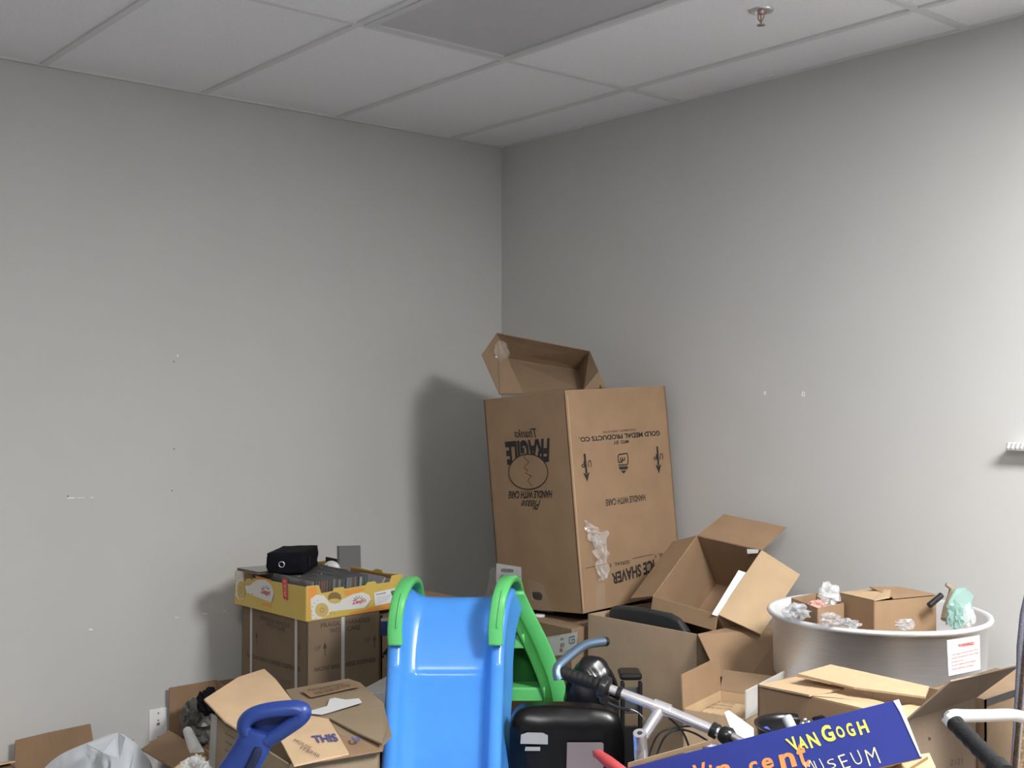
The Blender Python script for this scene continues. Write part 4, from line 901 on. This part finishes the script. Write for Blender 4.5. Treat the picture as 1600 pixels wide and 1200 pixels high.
# ================================================================== OFFICE CHAIR
CH = thing('office_chair', dz(885, 3.78, 0), 'black vinyl office chair with paper labels, right of the blue slide', 'office chair')
Rr = V((CR.x, CR.y, 0)).normalized(); FW = fw
cc = dz(885, 3.62, .40); bw, bh = .178, .215
mb = MB(); bm = bmesh.new(); bmesh.ops.create_cube(bm, size=2); bmesh.ops.subdivide_edges(bm, edges=bm.edges, cuts=9, use_grid_fill=True); vs = []
for v in bm.verts:
    c_ = v.co; rr = 1-.10*abs(c_.x)**6*abs(c_.z)**6; pill = .055*(1-.45*max(abs(c_.x)**5, abs(c_.z)**5))
    if c_.z > .55: pill += .012*math.sin((c_.z-.55)/.45*math.pi)
    wr_ = .006*noise.noise(V((c_.x*4, c_.z*4, 1)))+(.01*noise.noise(V((c_.x*9, c_.z*9, 5))) if c_.x > .45 and c_.z > .5 else 0)
    vs.append(cc+Rr*(c_.x*bw*rr)+UP*(c_.z*bh*rr-.012*(c_.x > 0)*c_.x)+FW*(c_.y*-(pill+wr_)))
bm.verts.index_update(); fs = [[v.index for v in f.verts] for f in bm.faces]; bm.free(); mb.add(vs, fs, 0, True); part('backrest', CH, BLK, mb, sub=1)
plc = (cc+FW*.066, FW)
for pts, m in(([(813, 1162), (856, 1163), (856, 1149), (848, 1145), (824, 1144.5), (814, 1148)], LABG), ([(820, 1173), (844, 1173), (844, 1167), (821, 1167)], LABG), ([(885, 1206), (943, 1206), (943, 1162), (940, 1160), (886, 1160)], LILAC)):
    mb = MB(); mb.slab(pq(plc, pts), .002); part('label', CH, m, mb)
cc2 = cc-FW*.13; cc2.z = .21; mb = MB(); mb.box(cc-FW*.19+UP*-.07, Rr*.17, FW*.12, UP*.035); part('seat', CH, BLK, mb, bev=.03)
mb = MB(); sc_ = cc-FW*.17; mb.tube([V((sc_.x, sc_.y, .07)), V((sc_.x, sc_.y, .34))], .028, 16)
for k in range(5):
    a = k*2*math.pi/5; mb.tube([V((sc_.x, sc_.y, .09)), V((sc_.x+.17*math.cos(a), sc_.y+.17*math.sin(a), .06))], .018, 10)
part('base', CH, BLKP, mb)
for k in range(5):
    a = k*2*math.pi/5; mb = MB(); e = V((sc_.x+.17*math.cos(a), sc_.y+.17*math.sin(a), .027)); mb.tube([e-Rr*.02, e+Rr*.02], .027, 16); part('caster', CH, BLKP, mb)
# arm
ac = X(984, 1050, 3.74); mb = MB(); mb.box(V((ac.x, ac.y, ac.z-.006)), Rr*.036, FW*.045, UP*.012); mb_ = part('arm_pad', CH, BLKP, mb, bev=.011)
mb = MB(); top = V((ac.x, ac.y, ac.z-.018)); bot = V((top.x, top.y, .36))
mb.box((top+bot)/2+FW*.05-Rr*.028, Rr*.006, FW*.014, UP*((top.z-bot.z)/2)); mb.box((top+bot)/2+FW*.05+Rr*.028, Rr*.006, FW*.014, UP*((top.z-bot.z)/2))
mb.box(V((top.x, top.y, .365))+FW*.05, Rr*.034, FW*.02, UP*.012); mb.box(V((top.x, top.y, .365))-Rr*.10, Rr*.12, FW*.03, UP*.012); part('arm_post', CH, BLKP, mb, bev=.004)
mb = MB(); mb.box(top-UP*.06+FW*.046, Rr*.024, FW*.003, UP*.042); part('arm_plate', CH, mat('grey_panel', (.06, .065, .065), .4), mb, bev=.003)
mb = MB(); mb.box(V((top.x, top.y, (top.z+bot.z)/2-.08))+FW*.02, Rr*.024, FW*.01, UP*((top.z-bot.z)/2-.07)); part('arm_panel', CH, BLKP, mb)
# black glossy bags behind the grip
bg_ = X(925, 1062, 3.86); bg_.z = .545; mb = crumple(bg_, .095, .06, .17, 41, sub=4, amp=.10, fold=1.3, smooth=True)
sh = mb.build('bin_bag', mat('black_bag', (.010, .010, .012), .25)); tag(sh, 'glossy black crumpled plastic bag behind the black office chair', 'plastic bag')

# ================================================================== BIKES
def bike(label, L, pend, Rr_end, bend, grip_d, blue, hub_px, cables=True, right=True):
    pass
def P3(*a): return X(*a)
BK = thing('bicycle', V((2.30, -1.44, 0)), 'bicycle with silver handlebar and blue-grey bar end in front of the office chair', 'bicycle')
ga, gb = X(872, 1049, 3.0), X(944, 1073, 2.96); s0, s1 = X(950, 1075, 2.955), X(1034, 1107, 2.9); e1_ = X(1112, 1140, 2.84); e2_ = X(1160, 1161, 2.80)
mb = MB(); mb.tube([gb.lerp(ga, .1), s0, s0.lerp(s1, .4), s1, e1_, e2_], [.0115, .0115, .0125, .0135, .013, .0115], 24); part('handlebar', BK, ALLOY, mb)
mb = MB(); n_ = 26; pts = [ga.lerp(gb, i/n_) for i in range(n_+1)]; mb.tube(pts, [.0165+(.0012 if i % 3 == 0 else 0)+(.002 if i > 20 else 0) for i in range(n_+1)], 20); part('grip', BK, BLKM, mb)
mb = MB(); mb.tube(bez([X(873, 1062, 2.985), X(870.5, 1052, 2.99), X(872, 1042, 3.0), X(884, 1030, 3.03), X(904, 1014, 3.08), X(920, 1006, 3.12), X(944, 1002.5, 3.16)], 30), .0125, 20); o = part('bar_end', BK, BARBLUE, mb)
mb = MB(); mb.tube([X(943, 1002.6, 3.158), X(947.5, 1002.3, 3.165)], .0128, 20); part('end_plug', o, BLKP, mb)
mb = MB(); c1 = X(951, 1076, 2.955); d_ = (s1-c1).normalized()
mb.tube([c1-d_*.026, c1-d_*.02, c1-d_*.002, c1+d_*.005], [.018, .030, .028, .016], 20); o = part('gear_shifter', BK, BLKP, mb, bev=.001)
mb = MB(); c2 = X(968, 1083, 2.945); mb.tube([c2-d_*.006, c2+d_*.007], .0165, 20); mb.box(X(952, 1096, 2.94), (X(975, 1104, 2.93)-X(945, 1090, 2.95))/2, UP*.012, CD*.009)
mb.tube(bez([X(950, 1098, 2.92), X(968, 1106, 2.91), X(985, 1110, 2.90)], 8), .004, 8); part('brake_clamp', BK, BLKP, mb, bev=.002)
mb = MB(); mb.tube(bez([X(985, 1108, 2.90), X(998, 1114, 2.9), X(1008, 1126, 2.9), X(1013, 1142, 2.92)], 10), .0012, 6); part('brake_cable', BK, STEEL, mb)
mb = MB(); mb.tube(bez([X(1046, 1122, 2.9), X(1060, 1135, 2.92), X(1070, 1150, 2.93), X(1077, 1168, 2.93)], 10), .0028, 8); mb.tube(bez([X(1125, 1172, 2.82), X(1090, 1148, 2.90), X(1062, 1140, 2.93), X(1040, 1150, 2.93), X(1026, 1180, 2.92), X(1022, 1210, 2.9)], 20), .0028, 8)
mb.tube(bez([X(1085, 1135, 2.95), X(1060, 1136, 2.96), X(1030, 1146, 2.95), X(1014, 1180, 2.93), X(1008, 1215, 2.92)], 16), .0026, 8); part('brake_cable', BK, BLKP, mb)
mb = MB(); mb.tube([X(1112, 1139, 2.838), X(1121, 1144, 2.83)], .019, 20); mb.tube([X(1126, 1146, 2.825), X(1131, 1148, 2.82), X(1141, 1151, 2.815), X(1148, 1155, 2.81)], [.017, .0215, .0215, .012], 20); part('bar_collar', BK, BLKP, mb)
mb = MB(); mb.tube([X(1144, 1150, 2.80), X(1166, 1162, 2.78)], .009, 10); mb.tube([X(1099, 1164, 2.82), X(1120, 1170, 2.81)], .012, 10); part('brake_lever', BK, STEEL, mb)
hc = X(1000, 1152, 2.86); st_dn = X(1003, 1204, 2.90); dn = (st_dn-hc).normalized()
mb = MB(); hs = hc+dn*.013; mb.tube([s1.lerp(hs, .02), s1.lerp(hs, .5), hs], [.0155, .0135, .0125], 20); mb.tube([s1-d_*.022, s1+d_*.022], .0172, 20); part('stem', BK, ALLOY, mb)
mb = MB(); mb.tube([hc-dn*.013, hc+dn*.028], .0165, 24); mb.tube([hc+dn*.028, hc+dn*.03, hc+dn*.17], [.015, .0165, .018], 24); o = part('head_tube', BK, ALLOY, mb)
mb = MB(); mb.tube([hc-dn*.0138, hc-dn*.0128], .0065, 14); part('bolt_hole_dark', o, INK, mb)  # black disc paints the dark of the bolt hole
hx = hc+dn*.17
ax = V((hx.x, hx.y, .26)); sd = V((d_.x, d_.y, 0)).normalized()
mb = MB()
for s in(-1, 1): mb.tube([hx, hx+sd*s*.035-UP*.03, ax+sd*s*.045], [.012, .012, .008], 10)
part('fork', BK, ALLOY, mb)
fd = UP.cross(sd).normalized()
mb = MB(); mb.tube([ax+(fd*math.cos(a)+UP*math.sin(a))*.235 for a in [2*math.pi*j/40 for j in range(41)]], .0235, 12, up=sd, cap=False); part('tyre', BK, BLKM, mb)
mb = MB()
for j in range(16): a = 2*math.pi*j/16; mb.tube([ax, ax+(fd*math.cos(a)+UP*math.sin(a))*.215], .0012, 5)
mb.tube([ax-sd*.045, ax+sd*.045], .012, 12); part('spokes', BK, STEEL, mb)

BK2 = thing('bicycle', V((3.30, -1.60, 0)), 'bicycle with silver bar end and black grip at the lower right corner', 'bicycle')
g0, g1 = X(1493, 1131, 2.22), X(1572, 1212, 2.02); d2 = (g1-g0).normalized(); n_ = 24
mb = MB(); mb.tube([g0.lerp(g1, i/n_) for i in range(n_+1)], [.0155+.0012*(i % 4 == 0)+(.003 if i > 19 else 0) for i in range(n_+1)], 20); part('grip', BK2, BLKM, mb)
mb = MB(); mb.tube([g0-d2*.004, g1+d2*.30], .0112, 16); part('handlebar', BK2, ALLOY, mb)
mb = MB(); mb.tube(bez([X(1484, 1121, 2.24), X(1492, 1118, 2.25), X(1510, 1118.5, 2.27), X(1545, 1118, 2.33), X(1575, 1117, 2.38), X(1590, 1118.5, 2.41), X(1612, 1123, 2.44), X(1630, 1120, 2.46)], 30), [.0125]*31, 20)
mb.tube([X(1481, 1117, 2.235), X(1493, 1130, 2.225)], .0165, 20); part('bar_end', BK2, mat('brushed_alloy', (.88, .88, .9), .34, metal=.8), mb)
hb = g1+d2*.22; ax = V((hb.x, hb.y, .32)); sd = V((d2.x, d2.y, 0)).normalized(); fd = UP.cross(sd).normalized()
mb = MB(); mb.tube([hb, V((hb.x, hb.y, .72))], .017, 14)
for s in(-1, 1): mb.tube([V((hb.x, hb.y, .74)), V((hb.x, hb.y, .70))+sd*s*.04, ax+sd*s*.05], .011, 10)
part('fork', BK2, ALLOY, mb)
mb = MB(); mb.tube([ax+(fd*math.cos(a)+UP*math.sin(a))*.29 for a in [2*math.pi*j/40 for j in range(41)]], .0255, 12, up=sd, cap=False); part('tyre', BK2, BLKM, mb)

# ================================================================== VAN GOGH BOX + contents
VT = [(1002, 1194.5, 2.72), (1399, 1094, 2.50)]; T1 = X(*VT[1]); T0 = X(*VT[0]); ex = (T1-T0).normalized(); Tm = T0-ex*.12
dnv = (X(1440, 1184, 2.455)-T1); dnv = (dnv-ex*dnv.dot(ex)*.0); hgt = dnv.length
dirn = dnv.normalized(); nrm = ex.cross(dirn).normalized(); nrm = nrm if nrm.dot(CD) < 0 else -nrm
bkv = V((CD.x, CD.y, 0)).normalized()*.11-ex*.03+V((0, 0, -.042))
VG = thing('museum_box', V(((T0.x+T1.x)/2, (T0.y+T1.y)/2, T0.z-.12)), 'long blue museum poster box with yellow and orange lettering', 'box')
mb = MB(); c1, c2, c3, c4 = Tm, T1, T1+dnv, Tm+dnv
mb.slab([c1, c2, c3, c4], .004, n=nrm); mb.slab([p+bkv for p in(c1, c2, c3, c4)], .004, n=nrm, mi=1); mb.slab([c4, c3, c3+bkv, c4+bkv], .004, mi=1); mb.slab([c2, c3, c3+bkv, c2+bkv], .004); mb.slab([c1, c4, c4+bkv, c1+bkv], .004)
part('body', VG, [VGB, CARD_M], mb, bev=.001)
mb = MB(); mb.slab([T0-ex*.03+bkv*.12+nrm*.0, T0+ex*.18+bkv*.12+UP*.006, T0+ex*.18+bkv*.10+UP*.016, T0-ex*.03+bkv*.10+UP*.012], .003)
part('torn_edge', VG, CARD_M, mb)
mb = MB(); mb.slab([T1-ex*.004+nrm*.003, T1+ex*.008+nrm*.003, T1+dnv*.28+ex*.007+nrm*.003, T1+dnv*.98+ex*.0015+nrm*.003, T1+dnv*.98-ex*.0015+nrm*.003, T1+dnv*.2-ex*.001+nrm*.003], .001); part('torn_paper', VG, WHITE, mb)
pl = (T1, nrm)
def T(mbx, s_, pts, **k): mbx.word = True; text(mbx, s_, pq(pl, pts), nrm, off=.0032, **k)
mb = MB(); T(mb, 'V', [(1241, 1175), (1253, 1171), (1240, 1150), (1227, 1155)], bold=.03); T(mb, 'A', [(1251, 1172), (1264, 1168.5), (1254, 1149.5), (1247, 1151)], bold=.03)
T(mb, 'N', [(1268, 1169), (1284, 1164.5), (1272.5, 1143.5), (1259.5, 1147.5)], bold=.03); T(mb, 'G', [(1290, 1161), (1308, 1156), (1296, 1131), (1280, 1136.5)], bold=.035)
T(mb, 'O', [(1310.5, 1154), (1324, 1150.5), (1314, 1133), (1304.5, 1136)], bold=.03); T(mb, 'G', [(1328, 1152), (1339, 1148.5), (1330, 1128.5), (1320, 1131.5)], bold=.03); T(mb, 'H', [(1345, 1148.5), (1359.5, 1144), (1351, 1124), (1338, 1128)], bold=.03)
part('yellow_lettering', VG, VGY, mb)
mb = MB()
for s_, pts in(('M', [(1262, 1207), (1276, 1203), (1266, 1187), (1256, 1191)]), ('U', [(1279, 1208), (1291, 1203), (1281, 1185), (1271, 1189)]), ('S', [(1295, 1203), (1308, 1198), (1303, 1184), (1292, 1188)]), ('E', [(1319, 1202), (1330, 1198.5), (1320, 1177.5), (1309, 1181)]), ('U', [(1338, 1196), (1350, 1191.5), (1341, 1171.5), (1328, 1176)]), ('M', [(1359, 1197), (1377, 1191.5), (1367, 1167), (1351, 1172)])): T(mb, s_, pts, bold=-.012)
part('cream_lettering', VG, VGC, mb)
mb = MB()
for s_, pts in(('V', [(1090, 1226), (1112, 1220), (1102, 1190), (1082, 1196)]), ('i', [(1114, 1218), (1121, 1216), (1112, 1194), (1106, 1196)]), ('n', [(1124, 1216), (1146, 1209), (1138, 1192), (1117, 1198)]), ('c', [(1174, 1209), (1190, 1204), (1182, 1188), (1168, 1192)]), ('e', [(1194, 1203), (1212, 1198), (1205, 1182), (1188, 1186)]), ('n', [(1222, 1203), (1248, 1196), (1238, 1174), (1214, 1180)]), ('t', [(1254, 1200), (1268, 1197), (1254, 1160), (1240, 1164)])): T(mb, s_, pts, bold=.028, shear=.1)
part('orange_lettering', VG, VGO, mb)
# box it rests on
B16 = Box(2.97, -1.36, 0, .42, 0, 0, .20, .18, .745)
t = thing('cardboard_box', B16.c, 'tan box with open slit flap under the blue museum box', 'cardboard box'); mb = MB(); B16.shell(mb); part('body', t, CARD_M, mb)
mb = MB(); mb.slab([X(1390, 1202, 2.52), X(1432, 1181, 2.56), X(1452, 1178, 2.6), X(1462, 1200, 2.5), X(1455, 1215, 2.45)], .005); part('flap', t, CARD_M, mb)
mb = MB(); line(mb, X(1418, 1204, 2.44), X(1450, 1184, 2.47), .006, -CD, .0); part('slit', t, BRN, mb)  # flat brown strip paints the dark inside the gap
# bucket with odds and ends
bc = X(1240, 1133, 2.84); r = .090
t = thing('bucket', (bc.x, bc.y, bc.z-.14), 'black bucket of odds and ends behind the blue museum box', 'bucket')
mb = MB(); mb.lathe([(0, -.13), (r*.85, -.13), (r*.97, -.01), (r+.004, .0), (r+.004, .004), (r-.002, .004), (r-.006, -.01), (r*.8, -.126), (0, -.126)], bc, seg=40); part('shell', t, BLKP, mb)
mb = MB(); mb.tube([X(1229, 1121, 2.84), X(1250, 1150, 2.79)-UP*.02], .013, 16); tag(mb.build('cardboard_tube', mat('grey_tube', (.42, .44, .46), .5)), 'pale grey tube leaning in the black bucket', 'tube')
mb = MB(); mb.tube([X(1194, 1139, 2.86), X(1203, 1156, 2.84)], [.011, .018], 14); tag(mb.build('bottle_cap', mat('blue_cap', (.05, .09, .5), .4)), 'blue plastic cap at the left of the black bucket', 'cap')
for i in range(4):
    mb = MB(); c_ = X((1254, 1263, 1258, 1272)[i], (1131, 1129, 1125, 1126)[i], (2.78, 2.80, 2.84, 2.86)[i]); mb.lathe([(0, .006), (.006, .004), (.007, 0), (.006, -.004), (0, -.006)], c_, (0.3*i, .5, 1), seg=10); tag(mb.build('silver_bead', CHROME), 'small silver trinket among those in the black bucket', 'trinket', 'silver trinkets in the black bucket')
mb = crumple(X(1281, 1126, 2.83), .020, .02, .014, 51); tag(mb.build('cloth_scrap', BLKC), 'dark scrap at the right side of the black bucket', 'scrap')
t = thing('paper_sheet', X(1150, 1150, 2.75), 'bright white folded paper between the handlebar and the black bucket', 'paper')
mb = MB(); mb.slab([X(*p) for p in((1132, 1114, 2.92), (1139, 1111, 2.93), (1178, 1139, 2.84), (1178, 1162, 2.78), (1150, 1160, 2.80))], .004); part('sheet', t, mat('bright_paper', (.88, .88, .88), .5), mb)

# ------------------------------------------------------------------ blue loop handle and red grip
HD = thing('loop_handle', V((1.9, -2.3, 0)), 'dark blue plastic loop handle rising in front of the taped box', 'handle')
Dh = 2.5
def H(x, y, d=0): return X(x, y, Dh+d)
ring = [H(385, 1148), H(381, 1135), H(386, 1124), H(398, 1116), H(418, 1110.5), H(442, 1107.5), H(462, 1106.5), H(473, 1110), H(474, 1117), H(466, 1126), H(450, 1137), H(432, 1149), H(417, 1158)]
mb = MB(); rp_ = bez(ring, 60); mb.tube(rp_, [.0150]*61, 18, flat=1.25)
part('loop', HD, NAVY, mb)
mb = MB(); mb.slab([H(392, 1146, .02), H(386, 1128, .02), H(400, 1118, .025), H(462, 1109, .03), H(468, 1118, .03), H(445, 1140, .025), H(415, 1158, .02)], .006); part('loop_web', HD, NAVY, mb)
mb = MB(); cs = bez([H(404, 1142, .0), H(398, 1158), H(388, 1178), H(374, 1200), H(355, 1232), dz(330, 2.55, .60), dz(300, 2.6, .3), dz(280, 2.65, 0)], 24)
mb.tube(cs, [.030, .033, .034, .036]+[.038]*(len(cs)-4), 20, flat=.55, up=CD); part('shaft', HD, NAVY, mb)
mb = MB(); mb.tube(bez([H(402, 1150, .012), H(420, 1147, .012), H(440, 1136, .012), H(452, 1128, .012)], 12), [.012, .014, .012, .008]+[.008]*9, 12, flat=.5); part('inner_lip', HD, NAVY, mb)
mb = MB(); mb.tube(bez([H(404, 1168, -.022), H(398, 1184, -.022), H(388, 1204, -.022), H(376, 1224, -.022)], 10), [.006, .009, .010, .010]+[.010]*7, 12, flat=.5, up=CD); part('recess_shade', HD, mat('navy_shade', (.006, .012, .05), .6), mb)  # not hollowed: a darker strip paints the shade of the hollow
RG = thing('red_tube', X(950, 1200, 2.75), 'red rubber tube end at the bottom edge beside the museum box', 'tube')
mb = MB(); mb.tube([X(933, 1177, 2.80), X(950, 1190, 2.77), X(985, 1214, 2.7), dz(1010, 2.6, .30)], [.011, .0145, .016, .016], 16); part('tube', RG, REDM, mb)
mb = MB(); mb.tube([X(932, 1172, 2.805), X(934, 1182, 2.80)], .011, 14); part('end_cap', RG, mat('brown_pink', (.25, .13, .13), .5), mb)
